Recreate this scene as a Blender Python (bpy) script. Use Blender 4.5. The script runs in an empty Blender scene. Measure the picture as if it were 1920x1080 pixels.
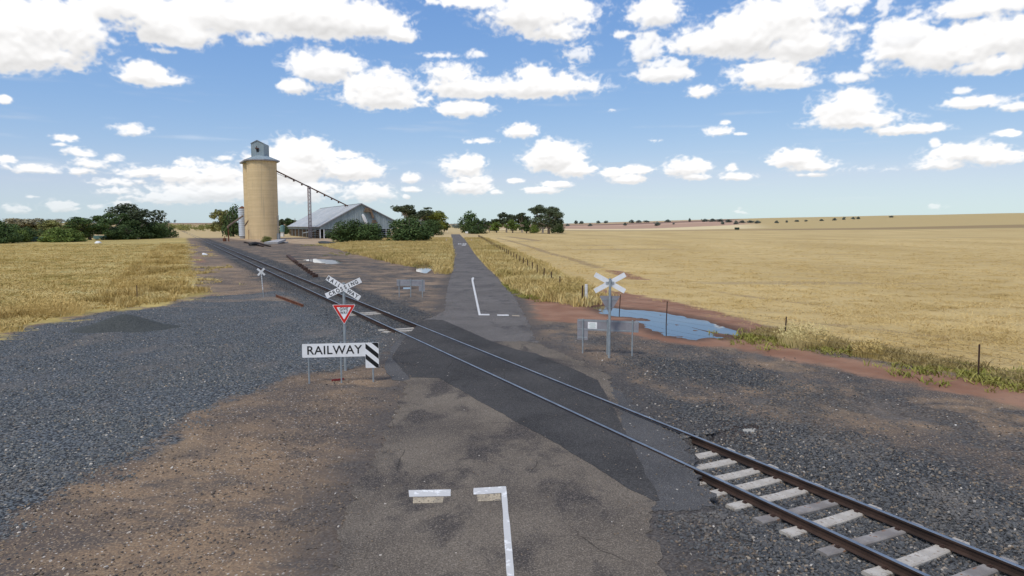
import bpy, math, random
import numpy as np
from mathutils import Vector, Matrix
R = math.radians
rnd = random.Random(7)
rng = np.random.default_rng(7)
scene = bpy.context.scene
col = scene.collection

# ------------------------------------------------------------------ camera
CAM_H, PITCH, FPX = 5.0, math.atan(118 / 1280), 1280.0
cam_data = bpy.data.cameras.new("camera")
cam_data.lens, cam_data.sensor_width, cam_data.clip_end = 24.0, 36.0, 30000.0
cam = bpy.data.objects.new("camera", cam_data)
cam.location = (0, 0, CAM_H)
cam.rotation_euler = (math.pi / 2 - PITCH, 0, 0)
col.objects.link(cam)
scene.camera = cam
CP, SP = math.cos(PITCH), math.sin(PITCH)


def ray(px, py):
    a, b = (px - 960) / FPX, (540 - py) / FPX
    return np.array([a, CP + b * SP, -SP + b * CP])


def G(px, py, z=0.0):
    """photo pixel -> point of the ground plane"""
    d = ray(px, py)
    t = (z - CAM_H) / d[2]
    return (d[0] * t, d[1] * t)


def at(px, py, Y):
    """photo pixel -> point at depth Y"""
    d = ray(px, py)
    t = Y / d[1]
    return Vector((d[0] * t, Y, CAM_H + d[2] * t))


# ------------------------------------------------------------------ noise helpers (numpy)
_perm = np.random.default_rng(3).permutation(512).astype(np.int64)
_perm = np.concatenate([_perm, _perm])
_ga = np.random.default_rng(4).uniform(0, 2 * np.pi, 512)
_gx, _gy = np.cos(_ga), np.sin(_ga)


def perlin(x, y):
    xi, yi = np.floor(x).astype(np.int64), np.floor(y).astype(np.int64)
    xf, yf = x - xi, y - yi
    xi &= 511
    yi &= 511
    u = xf * xf * xf * (xf * (xf * 6 - 15) + 10)
    v = yf * yf * yf * (yf * (yf * 6 - 15) + 10)

    def g(ix, iy, dx, dy):
        h = _perm[(_perm[ix & 511] + iy) & 511]
        return _gx[h] * dx + _gy[h] * dy
    a = g(xi, yi, xf, yf)
    b = g(xi + 1, yi, xf - 1, yf)
    c = g(xi, yi + 1, xf, yf - 1)
    d = g(xi + 1, yi + 1, xf - 1, yf - 1)
    return (a + u * (b - a)) * (1 - v) + (c + u * (d - c)) * v


def fbm(x, y, octv=5, gain=0.5, billow=False):
    s, a, n = np.zeros_like(x), 1.0, 0.0
    for i in range(octv):
        p = perlin(x + 17.3 * i, y + 9.1 * i)
        if billow:
            p = 0.45 - 1.5 * np.abs(p)
        s += a * p
        n += a
        a *= gain
        x, y = x * 2.03, y * 2.03
    return s / n


def sst(a, b, x):
    t = np.clip((x - a) / (b - a), 0, 1)
    return t * t * (3 - 2 * t)


# ------------------------------------------------------------------ sky
SUN_EL, SUN_AZ = 56.0, 214.0
CLOUDS = [  # photo px: x, y, half width, half height, opacity
    (40, 62, 140, 75, 1), (135, 60, 78, 62, 1), (15, 98, 110, 42, 1), (95, 104, 85, 30, 1),
    (300, 42, 100, 50, 1), (430, 30, 130, 45, 1), (590, 30, 150, 52, 1), (690, 40, 75, 40, 1), (235, 12, 100, 40, 1),
    (340, 65, 70, 28, 1), (472, 74, 36, 13, .9), (750, 65, 33, 17, 1), (310, 96, 28, 6, .4),
    (268, 138, 48, 24, 1), (308, 149, 40, 12, 1),
    (600, 128, 62, 38, .95), (555, 165, 34, 16, .95), (712, 162, 72, 38, 1), (715, 186, 86, 22, 1), (630, 120, 60, 24, .9),
    (845, 138, 52, 24, 1), (880, 165, 88, 22, 1), (870, 205, 54, 16, 1), (1015, 162, 112, 26, 1), (995, 140, 40, 22, .9),
    (820, 104, 36, 6, .7), (893, 102, 18, 10, .8),
    (1005, 25, 110, 46, 1), (1045, 60, 62, 24, 1), (890, 4, 90, 15, .9), (1085, 100, 36, 22, .55), (1075, 125, 12, 16, .4),
    (975, 246, 34, 14, 1), (900, 265, 32, 6, .9), (246, 244, 38, 12, 1), (120, 258, 27, 8, .95), (112, 271, 16, 4, .7), (8, 188, 14, 9, 1),
    (150, 286, 33, 11, .95), (214, 296, 21, 8, .95), (168, 307, 38, 11, .95), (150, 322, 32, 9, .9), (12, 300, 24, 9, .95), (60, 317, 62, 10, .9),
    (570, 288, 62, 32, 1), (545, 318, 95, 42, 1), (600, 300, 50, 28, 1), (650, 318, 70, 24, 1), (645, 291, 32, 9, .95),
    (400, 330, 70, 28, 1), (270, 323, 60, 14, .95), (340, 330, 56, 20, .95), (236, 343, 66, 9, .8), (400, 360, 115, 24, .9),
    (560, 360, 90, 26, .85), (690, 362, 52, 20, .95), (358, 308, 32, 12, .95), (422, 297, 17, 6, .9), (228, 359, 44, 8, .85),
    (320, 372, 100, 14, .75), (118, 388, 34, 14, .7), (30, 391, 36, 9, .7), (58, 369, 15, 4, .7), (180, 387, 20, 7, .75), (230, 382, 24, 9, .7),
    (870, 314, 40, 26, 1), (872, 352, 50, 15, 1), (882, 338, 36, 12, 1), (770, 334, 18, 12, .95), (770, 356, 19, 6, .9), (762, 369, 8, 5, .9),
    (1040, 298, 58, 34, 1), (1075, 318, 38, 18, 1), (1025, 286, 34, 18, 1), (1150, 324, 26, 11, 1), (1195, 319, 34, 9, 1),
    (1178, 337, 32, 10, 1), (1015, 357, 38, 8, .95), (1046, 346, 36, 7, .95), (965, 340, 16, 6, .9), (930, 361, 12, 5, .9),
    (1285, 314, 44, 19, 1), (1300, 332, 30, 7, .9), (1378, 331, 34, 8, 1), (1372, 316, 14, 8, 1),
    (1488, 297, 48, 21, 1), (1525, 312, 52, 11, 1), (1520, 328, 32, 5, .9), (1620, 318, 60, 7, .35),
    (1812, 288, 80, 20, 1), (1765, 307, 52, 14, .95), (1862, 298, 62, 15, 1), (1752, 271, 12, 10, .8),
    (1585, 205, 66, 38, 1), (1605, 226, 95, 18, 1), (1700, 243, 76, 12, 1), (1885, 251, 28, 8, 1), (1347, 247, 30, 10, 1), (1359, 230, 10, 5, 1),
    (1392, 251, 16, 3, .6), (1316, 172, 31, 12, 1), (1440, 140, 80, 28, 1), (1462, 155, 78, 14, 1), (1590, 146, 56, 12, .8), (1625, 130, 22, 13, .8),
    (1420, 66, 165, 46, 1), (1470, 30, 105, 45, 1), (1330, 80, 90, 28, 1), (1510, 86, 82, 34, 1), (1228, 26, 56, 34, .95), (1212, 92, 34, 40, .8),
    (1238, 138, 58, 20, .95), (1240, 120, 60, 14, .7), (1166, 65, 18, 10, .8), (1800, 92, 150, 44, 1), (1880, 70, 130, 48, 1), (1690, 66, 60, 44, .9),
    (1850, 8, 140, 26, 1), (1580, 4, 60, 18, .9), (1600, 22, 16, 12, .8), (1858, 122, 92, 20, 1), (1690, 98, 84, 18, 1), (1606, 50, 20, 8, .9), (1655, 14, 20, 30, .6),
    (1835, 192, 72, 14, .9), (1800, 170, 22, 7, .7), (1905, 200, 34, 9, .9), (1390, 398, 14, 9, .5), (1750, 387, 24, 7, .4), (1150, 207, 10, 4, .4), (1225, 264, 14, 4, .5),
]


def make_cloud_image():
    W, Hh = 6144, 1024
    half = R(38.0)
    ncol = int(round(W * 2 * half / (2 * math.pi)))
    v = (np.arange(Hh) + 0.5) / Hh
    el = 90 * v * v
    nrow = int(np.searchsorted(el, 26.0))
    az1 = np.degrees((np.arange(ncol) + 0.5) / ncol * 2 * half - half)
    AZ, EL = np.meshgrid(az1, el[:nrow])
    wx = fbm(AZ * .55, EL * .75, 4)
    wy = fbm(AZ * .55 + 40, EL * .75 + 11, 4)
    F = np.full(AZ.shape, -3.0)
    B = np.zeros(AZ.shape)
    OP = np.zeros(AZ.shape)
    SZ = np.zeros(AZ.shape)

    def ang(px, py):
        d = ray(px, py)
        return math.degrees(math.atan2(d[0], d[1])), math.degrees(math.atan2(d[2], math.hypot(d[0], d[1])))
    for (px, py, hw, hh, op) in CLOUDS:
        a0, e0 = ang(px, py)
        rx = (ang(px + hw, py)[0] - ang(px - hw, py)[0]) / 2
        ry = (ang(px, py - hh)[1] - ang(px, py + hh)[1]) / 2
        m = 2.2
        c0, c1 = np.searchsorted(az1, a0 - m * rx), np.searchsorted(az1, a0 + m * rx)
        r0, r1 = np.searchsorted(el[:nrow], e0 - m * ry), np.searchsorted(el[:nrow], e0 + m * ry)
        if c1 <= c0 or r1 <= r0:
            continue
        sl = (slice(r0, r1), slice(c0, c1))
        dx = (AZ[sl] - a0) / rx + wx[sl] * .35
        dy = (EL[sl] - e0) / ry + wy[sl] * .5
        dyy = np.where(dy < 0, dy * 1.18, dy)
        f = (1.0 - np.sqrt(dx * dx + dyy * dyy))
        f = np.where(f > 0, f * (0.6 + 0.4 * min(1, ry / 1.2)), f * 1.2)
        up = f > F[sl]
        F[sl] = np.where(up, f, F[sl])
        OP[sl] = np.where(up, op, OP[sl])
        SZ[sl] = np.where(up, min(1.0, ry / 2.0), SZ[sl])
        B[sl] = np.where(up, dy, B[sl])
    # smooth the per-cloud fields a little so that blobs melt into each other
    def blur(a, k):
        for ax in (0, 1):
            c = np.cumsum(np.pad(a, [(k + 1, k) if i == ax else (0, 0) for i in (0, 1)], mode='edge'), axis=ax)
            a = (np.take(c, range(2 * k + 1, c.shape[ax]), axis=ax) - np.take(c, range(0, c.shape[ax] - 2 * k - 1), axis=ax)) / (2 * k + 1)
        return a
    B, OP, SZ = blur(B, 10), blur(OP, 5), blur(SZ, 10)
    fine = fbm(AZ * .75 + 5 + wx * .5, EL * 1.05 + 3 + wy * .5, 6, .50, True)
    fine2 = fbm(AZ * 1.5 + 31, EL * 2.1 + 13, 5, .50)
    wisp = fbm(AZ * 1.3 + 3 + wx * 2.5, EL * 2.6 + 8 + wy * 2.5, 6, .56)
    soft = sst(-.20, .30, fbm(AZ * .26 + 70, EL * .36 + 20, 3))
    T = np.minimum(F, .62) * .95 + .46 * fine + (.30 + .22 * soft) * fine2 + (.04 + .75 * soft) * wisp + .0
    T += (1 - SZ) * (.50 * fbm(AZ * 2.6 + 11, EL * 4.2 + 5, 5, .55)) - (1 - OP) * (.55 - 1.6 * wisp)
    A = sst(0, 1, (T + .12) / (.30 + .42 * soft)) * (.45 + .55 * OP)
    fringe = np.clip(1 - np.abs(F + .10) / .40, 0, 1) * sst(-.02, .30, wisp + .2 * fine2) * .60 * OP   # torn shreds round the clouds
    A = np.maximum(A, fringe)
    A *= .50 + .50 * sst(0.2, 4.0, EL)
    # brightness: billow relief lit from above, grey flat bases on the large clouds
    Ts = blur(T, 2)
    Tl = blur(T, 9)
    rel = np.zeros_like(T)
    rel[:-4] = Ts[:-4] - Ts[4:]
    rell = np.zeros_like(T)
    rell[:-14] = Tl[:-14] - Tl[14:]
    relx = np.zeros_like(T)
    relx[:, 5:] = Ts[:, 5:] - Ts[:, :-5]
    base = np.clip(-B * .8 + .25, 0, 1) * sst(.05, .65, T)
    br = .95 - .20 * base * (.25 + .75 * SZ) - .05 * sst(.3, .9, T) * SZ + np.clip(rel * .45 + rell * .35 + relx * .15, -.16, .12) + .05 * fine2
    br = np.clip(br, .5, 1.0)
    # thin streaks of high cloud low down
    st = sst(.12, .55, fbm(AZ * .10 + 3, EL * 1.1, 4)) * .28 * sst(1, 4, EL) * (1 - sst(9, 15, EL))
    A = np.maximum(A, st)
    band_A, band_B = A, br
    idx = np.arange(W)
    # frame columns sit around azimuth 0 (image middle); mirrored repeats go on all round the sky
    off = idx - (W // 2 - ncol // 2)
    per = np.mod(off, 2 * ncol)
    src = np.where(per < ncol, per, 2 * ncol - 1 - per)
    full_A = np.zeros((Hh, W), np.float32)
    full_B = np.full((Hh, W), .9, np.float32)
    full_A[:nrow] = band_A[:, src]
    full_B[:nrow] = band_B[:, src]
    # higher sky: the same broken cumulus seen from below, on a plane
    s = 4
    rr = np.arange(0, Hh, s)
    cc = np.arange(0, W, s)
    azq, elq = np.meshgrid((cc + .5) / W * 2 * math.pi - math.pi, np.radians(np.maximum(el[rr], 12)))
    k = 1 / np.tan(elq)
    X, Y = np.sin(azq) * k * 1.3, np.cos(azq) * k * 1.3
    c = fbm(X + 50, Y + 50, 5, .55)
    hiA = sst(-.02, .16, c)
    hiB = np.clip(.95 - .5 * sst(.1, .4, c), .6, 1)
    hiA = np.repeat(np.repeat(hiA, s, 0), s, 1)[:Hh, :W]
    hiB = np.repeat(np.repeat(hiB, s, 0), s, 1)[:Hh, :W]
    w = sst(18.5, 25.0, el)[:, None]
    full_A = full_A * (1 - w) + hiA * w
    full_B = full_B * (1 - w) + hiB * w
    buf = np.ones((Hh, W, 4), np.float32)
    buf[..., 0] = full_A
    buf[..., 1] = full_B
    buf[..., 2] = 0
    img = bpy.data.images.new("cloud_cover", W, Hh, alpha=False, float_buffer=False)
    img.colorspace_settings.name = 'Non-Color'
    img.pixels.foreach_set(np.clip(buf, 0, 1).ravel())
    img.update()
    img.pack()
    return img


world = bpy.data.worlds.new("World")
scene.world = world
world.use_nodes = True
nt = world.node_tree
nt.nodes.clear()


def WN(t, **kw):
    n = nt.nodes.new(t)
    for k, v in kw.items():
        setattr(n, k, v)
    return n


def wmath(op, a, b=None, c=None):
    n = WN('ShaderNodeMath', operation=op)
    for i, q in enumerate((a, b, c)):
        if q is None:
            continue
        if isinstance(q, (int, float)):
            n.inputs[i].default_value = q
        else:
            nt.links.new(q, n.inputs[i])
    return n.outputs[0]


sky = WN('ShaderNodeTexSky', sky_type='NISHITA')
sky.sun_disc = False
sky.sun_elevation = R(SUN_EL)
sky.sun_rotation = R(SUN_AZ)
sky.air_density, sky.dust_density, sky.ozone_density = 1.0, 0.1, 4.0
tc = WN('ShaderNodeTexCoord')
sx = WN('ShaderNodeSeparateXYZ')
nt.links.new(tc.outputs['Generated'], sx.inputs[0])
az_ = wmath('ARCTAN2', sx.outputs[0], sx.outputs[1])
u_ = wmath('MULTIPLY_ADD', az_, 1 / (2 * math.pi), 0.5)
el_ = wmath('MAXIMUM', wmath('ARCSINE', sx.outputs[2]), 0.0)
v_ = wmath('SQRT', wmath('MULTIPLY', el_, 2 / math.pi))
cx = WN('ShaderNodeCombineXYZ')
nt.links.new(u_, cx.inputs[0])
nt.links.new(v_, cx.inputs[1])
ti = WN('ShaderNodeTexImage', interpolation='Cubic', extension='EXTEND')
ti.image = make_cloud_image()
nt.links.new(cx.outputs[0], ti.inputs[0])
sc_ = WN('ShaderNodeSeparateColor')
nt.links.new(ti.outputs[0], sc_.inputs[0])
CLOUD_LIGHT = 6.9
cm = WN('ShaderNodeMix', data_type='RGBA')
cm.inputs[6].default_value = (0, 0, 0, 1)
cm.inputs[7].default_value = (CLOUD_LIGHT, CLOUD_LIGHT * .99, CLOUD_LIGHT * .985, 1)
nt.links.new(sc_.outputs[1], cm.inputs[0])
ssep, scmb = WN('ShaderNodeSeparateColor'), WN('ShaderNodeCombineColor')
nt.links.new(sky.outputs[0], ssep.inputs[0])
KEXP = 0.1 * 2 ** 0.65
graded = [wmath('MULTIPLY', wmath('POWER', wmath('MULTIPLY', ssep.outputs[ch], tint * KEXP), gp), ga / KEXP)
          for ch, (tint, ga, gp) in enumerate(((0.93, .74, .95), (0.91, .691, .70), (1.02, .775, .36)))]   # colour balance of the clear sky
graded[0] = wmath('MINIMUM', graded[0], wmath('MULTIPLY', graded[1], .83))
for ch in range(3):
    nt.links.new(graded[ch], scmb.inputs[ch])
mx = WN('ShaderNodeMix', data_type='RGBA')
nt.links.new(sc_.outputs[0], mx.inputs[0])
nt.links.new(scmb.outputs[0], mx.inputs[6])
nt.links.new(cm.outputs[2], mx.inputs[7])
bg = WN('ShaderNodeBackground')
bg.inputs[1].default_value = 0.10
nt.links.new(mx.outputs[2], bg.inputs[0])
wo = WN('ShaderNodeOutputWorld')
nt.links.new(bg.outputs[0], wo.inputs[0])

sun_d = bpy.data.lights.new("sun", 'SUN')
sun_d.energy, sun_d.angle, sun_d.color = 1.5, R(14), (1.0, .95, .87)
sun = bpy.data.objects.new("sun", sun_d)
sdir = Vector((math.sin(R(SUN_AZ)) * math.cos(R(SUN_EL)), math.cos(R(SUN_AZ)) * math.cos(R(SUN_EL)), math.sin(R(SUN_EL))))
sun.rotation_euler = sdir.to_track_quat('Z', 'Y').to_euler()
sun.location = (0, 0, 60)
col.objects.link(sun)

vs = scene.view_settings
vs.view_transform, vs.look, vs.exposure, vs.gamma, vs.use_curve_mapping = 'Standard', 'None', 0.65, 1.0, False
scene.render.engine = 'CYCLES'
scene.cycles.use_denoising = True
scene.cycles.max_bounces = 6
scene.cycles.diffuse_bounces = 2
scene.cycles.glossy_bounces = 3
scene.cycles.transparent_max_bounces = 4


# ------------------------------------------------------------------ object helpers
def tag(o, label=None, cat=None, group=None, kind=None):
    for k, v in (('label', label), ('category', cat), ('group', group), ('kind', kind)):
        if v:
            o[k] = v
    return o


def empty(name, loc, rz=0, label=None, cat=None, group=None):
    o = bpy.data.objects.new(name, None)
    o.empty_display_size = .2
    o.location = loc
    o.rotation_euler = (0, 0, rz)
    col.objects.link(o)
    return tag(o, label, cat, group)


def link(name, me, mat=None, parent=None, loc=None, rot=None, scl=None):
    o = bpy.data.objects.new(name, me)
    col.objects.link(o)
    if mat is not None and len(me.materials) == 0:
        me.materials.append(mat)
    o.parent = parent
    if loc is not None:
        o.location = loc
    if rot is not None:
        o.rotation_euler = rot
    if scl is not None:
        o.scale = scl
    return o


class MB:
    def __init__(s):
        s.v, s.f, s.m = [], [], []

    def add(s, vs_, fs, mi=0):
        b = len(s.v)
        s.v += [tuple(p) for p in vs_]
        s.f += [tuple(i + b for i in f) for f in fs]
        s.m += [mi] * len(fs)
        return s

    def box(s, x0, x1, y0, y1, z0, z1, mi=0):
        return s.add([(x0, y0, z0), (x1, y0, z0), (x1, y1, z0), (x0, y1, z0), (x0, y0, z1), (x1, y0, z1), (x1, y1, z1), (x0, y1, z1)],
                     [(3, 2, 1, 0), (4, 5, 6, 7), (0, 1, 5, 4), (1, 2, 6, 5), (2, 3, 7, 6), (3, 0, 4, 7)], mi)

    def tube(s, p, q, r0, r1=None, n=10, mi=0, caps=True):
        r1 = r0 if r1 is None else r1
        p, q = Vector(p), Vector(q)
        d = (q - p).normalized()
        a = d.orthogonal().normalized()
        b = d.cross(a)
        vs_ = []
        for c, r in ((p, r0), (q, r1)):
            for i in range(n):
                t = 2 * math.pi * i / n
                vs_.append(c + a * (r * math.cos(t)) + b * (r * math.sin(t)))
        fs = [(i, (i + 1) % n, n + (i + 1) % n, n + i) for i in range(n)]
        if caps:
            fs += [tuple(range(n - 1, -1, -1)), tuple(range(n, 2 * n))]
        return s.add(vs_, fs, mi)

    def bar(s, p, q, w, h, mi=0, up=(0, 0, 1)):
        p, q = Vector(p), Vector(q)
        d = (q - p).normalized()
        u = Vector(up)
        a = d.cross(u)
        if a.length < 1e-4:
            a = Vector((1, 0, 0))
        a.normalize()
        b = a.cross(d)
        vs_ = [c + a * (sx_ * w / 2) + b * (sz * h / 2) for c in (p, q) for sx_, sz in ((-1, -1), (1, -1), (1, 1), (-1, 1))]
        return s.add(vs_, [(3, 2, 1, 0), (4, 5, 6, 7), (0, 1, 5, 4), (1, 2, 6, 5), (2, 3, 7, 6), (3, 0, 4, 7)], mi)

    def lathe(s, prof, n=32, c=(0, 0), mi=0):
        vs_ = [(c[0] + r * math.cos(2 * math.pi * i / n), c[1] + r * math.sin(2 * math.pi * i / n), z) for r, z in prof for i in range(n)]
        fs = [(k * n + i, k * n + (i + 1) % n, (k + 1) * n + (i + 1) % n, (k + 1) * n + i) for k in range(len(prof) - 1) for i in range(n)]
        return s.add(vs_, fs, mi)

    def prism(s, poly, z0, z1, mi=0, axis='z'):
        n = len(poly)
        if axis == 'z':
            vs_ = [(x, y, z0) for x, y in poly] + [(x, y, z1) for x, y in poly]
        else:  # poly in x,z, extruded along y
            vs_ = [(x, z0, z) for x, z in poly] + [(x, z1, z) for x, z in poly]
        return s.add(vs_, [tuple(range(n - 1, -1, -1)), tuple(range(n, 2 * n))] + [(i, (i + 1) % n, n + (i + 1) % n, n + i) for i in range(n)], mi)

    def mesh(s, name, mats, smooth=False):
        me = bpy.data.meshes.new(name)
        me.from_pydata(s.v, [], s.f)
        for m in (mats if isinstance(mats, (list, tuple)) else [mats]):
            me.materials.append(m)
        if len(me.materials) > 1:
            me.polygons.foreach_set('material_index', s.m)
        if smooth:
            me.polygons.foreach_set('use_smooth', [True] * len(me.polygons))
        import bmesh
        bm = bmesh.new()
        bm.from_mesh(me)
        bmesh.ops.recalc_face_normals(bm, faces=bm.faces)
        bm.to_mesh(me)
        bm.free()
        me.update()
        return me

    def build(s, name, mats, parent=None, loc=None, rot=None, smooth=False):
        return link(name, s.mesh(name, mats, smooth), None, parent, loc, rot)


# ------------------------------------------------------------------ material helpers
class NG:
    def __init__(s, name):
        s.mat = bpy.data.materials.new(name)
        s.mat.use_nodes = True
        s.t = s.mat.node_tree
        s.t.nodes.clear()
        s.out = s.t.nodes.new('ShaderNodeOutputMaterial')
        s.b = s.t.nodes.new('ShaderNodeBsdfPrincipled')
        s.t.links.new(s.b.outputs[0], s.out.inputs[0])
        s.pos = s.t.nodes.new('ShaderNodeNewGeometry').outputs['Position']
        s.obj = s.t.nodes.new('ShaderNodeTexCoord').outputs['Object']

    def put(s, sock, v):
        if isinstance(v, (int, float)):
            sock.default_value = v
        elif isinstance(v, tuple):
            sock.default_value = v if len(v) == len(sock.default_value) else (*v, 1)
        else:
            s.t.links.new(v, sock)

    def math(s, op, a, b=None, c=None, clamp=False):
        n = s.t.nodes.new('ShaderNodeMath')
        n.operation = op
        n.use_clamp = clamp
        for i, q in enumerate((a, b, c)):
            if q is not None:
                s.put(n.inputs[i], q)
        return n.outputs[0]

    def mix(s, f, a, b, mode='MIX'):
        n = s.t.nodes.new('ShaderNodeMix')
        n.data_type = 'RGBA'
        n.blend_type = mode
        s.put(n.inputs[0], f)
        s.put(n.inputs[6], a)
        s.put(n.inputs[7], b)
        return n.outputs[2]

    def step(s, v, lo, hi, a=0.0, b=1.0):
        n = s.t.nodes.new('ShaderNodeMapRange')
        n.interpolation_type = 'SMOOTHSTEP'
        s.put(n.inputs[0], v)
        n.inputs[1].default_value, n.inputs[2].default_value = lo, hi
        n.inputs[3].default_value, n.inputs[4].default_value = a, b
        return n.outputs[0]

    def scale(s, vec, xyz):
        n = s.t.nodes.new('ShaderNodeVectorMath')
        n.operation = 'MULTIPLY'
        s.put(n.inputs[0], vec)
        n.inputs[1].default_value = xyz
        return n.outputs[0]

    def rotz(s, vec, ang, scl=(1, 1, 1)):
        n = s.t.nodes.new('ShaderNodeMapping')
        n.inputs['Rotation'].default_value = (0, 0, ang)
        n.inputs['Scale'].default_value = scl
        s.put(n.inputs[0], vec)
        return n.outputs[0]

    def noise(s, scale, detail=4, rough=.55, vec=None, dist=0.0, color=False):
        n = s.t.nodes.new('ShaderNodeTexNoise')
        s.put(n.inputs['Vector'], s.pos if vec is None else vec)
        n.inputs['Scale'].default_value = scale
        n.inputs['Detail'].default_value = detail
        n.inputs['Roughness'].default_value = rough
        n.inputs['Distortion'].default_value = dist
        return n.outputs[1 if color else 0]

    def voro(s, scale, vec=None, feature='F1', rand=1.0):
        n = s.t.nodes.new('ShaderNodeTexVoronoi')
        n.feature = feature
        s.put(n.inputs['Vector'], s.pos if vec is None else vec)
        n.inputs['Scale'].default_value = scale
        n.inputs['Randomness'].default_value = rand
        return n

    def sep(s, c):
        n = s.t.nodes.new('ShaderNodeSeparateColor')
        s.put(n.inputs[0], c)
        return n.outputs

    def attr(s, name):
        n = s.t.nodes.new('ShaderNodeAttribute')
        n.attribute_name = name
        return n.outputs['Fac']

    def orand(s):
        return s.t.nodes.new('ShaderNodeObjectInfo').outputs['Random']

    def ramp(s, f, stops, const=False):
        n = s.t.nodes.new('ShaderNodeValToRGB')
        if const:
            n.color_ramp.interpolation = 'CONSTANT'
        e = n.color_ramp.elements
        while len(e) < len(stops):
            e.new(.5)
        for i, (p, c) in enumerate(stops):
            e[i].position = p
            e[i].color = (*c, 1)
        s.put(n.inputs[0], f)
        return n.outputs[0]

    def bump(s, h, strength=.5, dist=.02):
        n = s.t.nodes.new('ShaderNodeBump')
        n.inputs['Strength'].default_value = strength
        n.inputs['Distance'].default_value = dist
        s.put(n.inputs['Height'], h)
        s.t.links.new(n.outputs[0], s.b.inputs['Normal'])

    def done(s, color, rough=.85, metal=0.0, spec=.3):
        s.put(s.b.inputs['Base Color'], color)
        s.put(s.b.inputs['Roughness'], rough)
        s.put(s.b.inputs['Metallic'], metal)
        s.b.inputs['Specular IOR Level'].default_value = spec
        return s.mat


def worn(name, c0, c1, scale=3.0, rough=.7, metal=0.0, spots=None, spec=.3, bump=0.0, vec='obj'):
    g = NG(name)
    v = g.obj if vec == 'obj' else g.pos
    c = g.mix(g.step(g.noise(scale, 6, .6, v), .35, .68), c0, c1)
    if spots:
        c = g.mix(g.step(g.noise(scale * 2.7, 5, .65, v), spots[1], spots[1] + .07), c, spots[0])
    if bump:
        g.bump(g.noise(scale * 9, 4, .6, v), .5, bump)
    return g.done(c, rough, metal, spec)


M = {}
M['galv'] = worn('galvanised_steel', (.30, .34, .36), (.40, .44, .46), 6, .5, .35)
M['sign_white'] = worn('sign_white', (.90, .90, .90), (.80, .80, .79), 2.5, .45)
M['sign_grey'] = worn('sign_back', (.26, .25, .27), (.33, .32, .34), 2.5, .55, .2)
M['sign_red'] = worn('sign_red', (.70, .02, .015), (.60, .03, .02), 3, .45)
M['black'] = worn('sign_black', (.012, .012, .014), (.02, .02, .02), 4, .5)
M['rust'] = worn('rust', (.10, .035, .018), (.20, .08, .04), 5, .9, bump=.004)
M['rail_side'] = worn('rail_side', (0.0315, 0.0196, 0.0150), (0.0595, 0.0350, 0.0255), 2.2, .85, vec='pos')
M['rail_top'] = worn('rail_top', (.30, .345, .39), (.20, .23, .26), 1.5, .42, .75, vec='pos')
M['picket'] = worn('picket', (.045, .025, .02), (.09, .05, .035), 8, .85)
M['timber'] = worn('grey_timber', (.20, .18, .165), (.30, .28, .26), 3, .9, spots=((.22, .10, .04), .62), bump=.006)
M['concrete'] = worn('sleeper_concrete', (.40, .365, .315), (.50, .465, .41), 5, .9, spots=((.24, .185, .14), .56), bump=.004)
M['slab'] = worn('slab_concrete', (.33, .32, .31), (.42, .41, .40), 2, .9)
M['white_paint'] = worn('white_post', (.78, .78, .78), (.62, .62, .60), 4, .6)
M['dark_void'] = worn('dark_parts_and_shade', (.02, .02, .022), (.035, .033, .032), 1, .9)  # near-black for painted shade in openings as well as dark parts
M['wire'] = worn('wire', (.10, .09, .085), (.14, .13, .12), 3, .6, .5)
M['tank'] = worn('tank_green', (.12, .22, .22), (.16, .28, .27), 1, .6)
M['dark_green'] = worn('dark_green_paint', (.015, .03, .02), (.03, .05, .03), 1, .6)
M['gunite'] = worn('old_wood', (.14, .10, .07), (.24, .17, .11), 1, .9)


def corrugated(name, c0, c1, per=.9, axis=0, rust=None):
    g = NG(name)
    sx_ = g.t.nodes.new('ShaderNodeSeparateXYZ')
    g.put(sx_.inputs[0], g.obj)
    w = g.math('SINE', g.math('MULTIPLY', sx_.outputs[axis], 2 * math.pi / per))
    sheet = g.voro(.22, g.scale(g.obj, (1, 1, .12))).outputs['Color']
    c = g.mix(g.sep(sheet)[0], c0, c1)
    c = g.mix(g.step(g.noise(.5, 5, .6, g.scale(g.obj, (1.6, 1.6, .25))), .4, .75, 0, .55), c, tuple(q * .62 for q in c0))
    if rust:
        c = g.mix(g.step(g.noise(.28, 6, .7, g.scale(g.obj, (1.2, 1.2, .5))), .60, .72, 0, .65), c, rust)
    g.bump(w, .6, .05)
    return g.done(c, .7, .08)


M['shed_wall'] = corrugated('shed_cladding', (0.2400, 0.2932, 0.3080), (0.3180, 0.3680, 0.3808), .9, 0, (0.3600, 0.2875, 0.2352))
M['shed_roof'] = corrugated('shed_roof_iron', (0.3960, 0.4200, 0.4227), (0.4950, 0.5050, 0.4987), .9, 1, (0.4400, 0.3600, 0.3040))
M['silo_iron'] = corrugated('silo_iron', (.25, .31, .34), (.33, .39, .42), .8, 0)
M['silver_silo'] = corrugated('silver_silo_iron', (.50, .55, .62), (.60, .65, .70), .8, 2)


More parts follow.
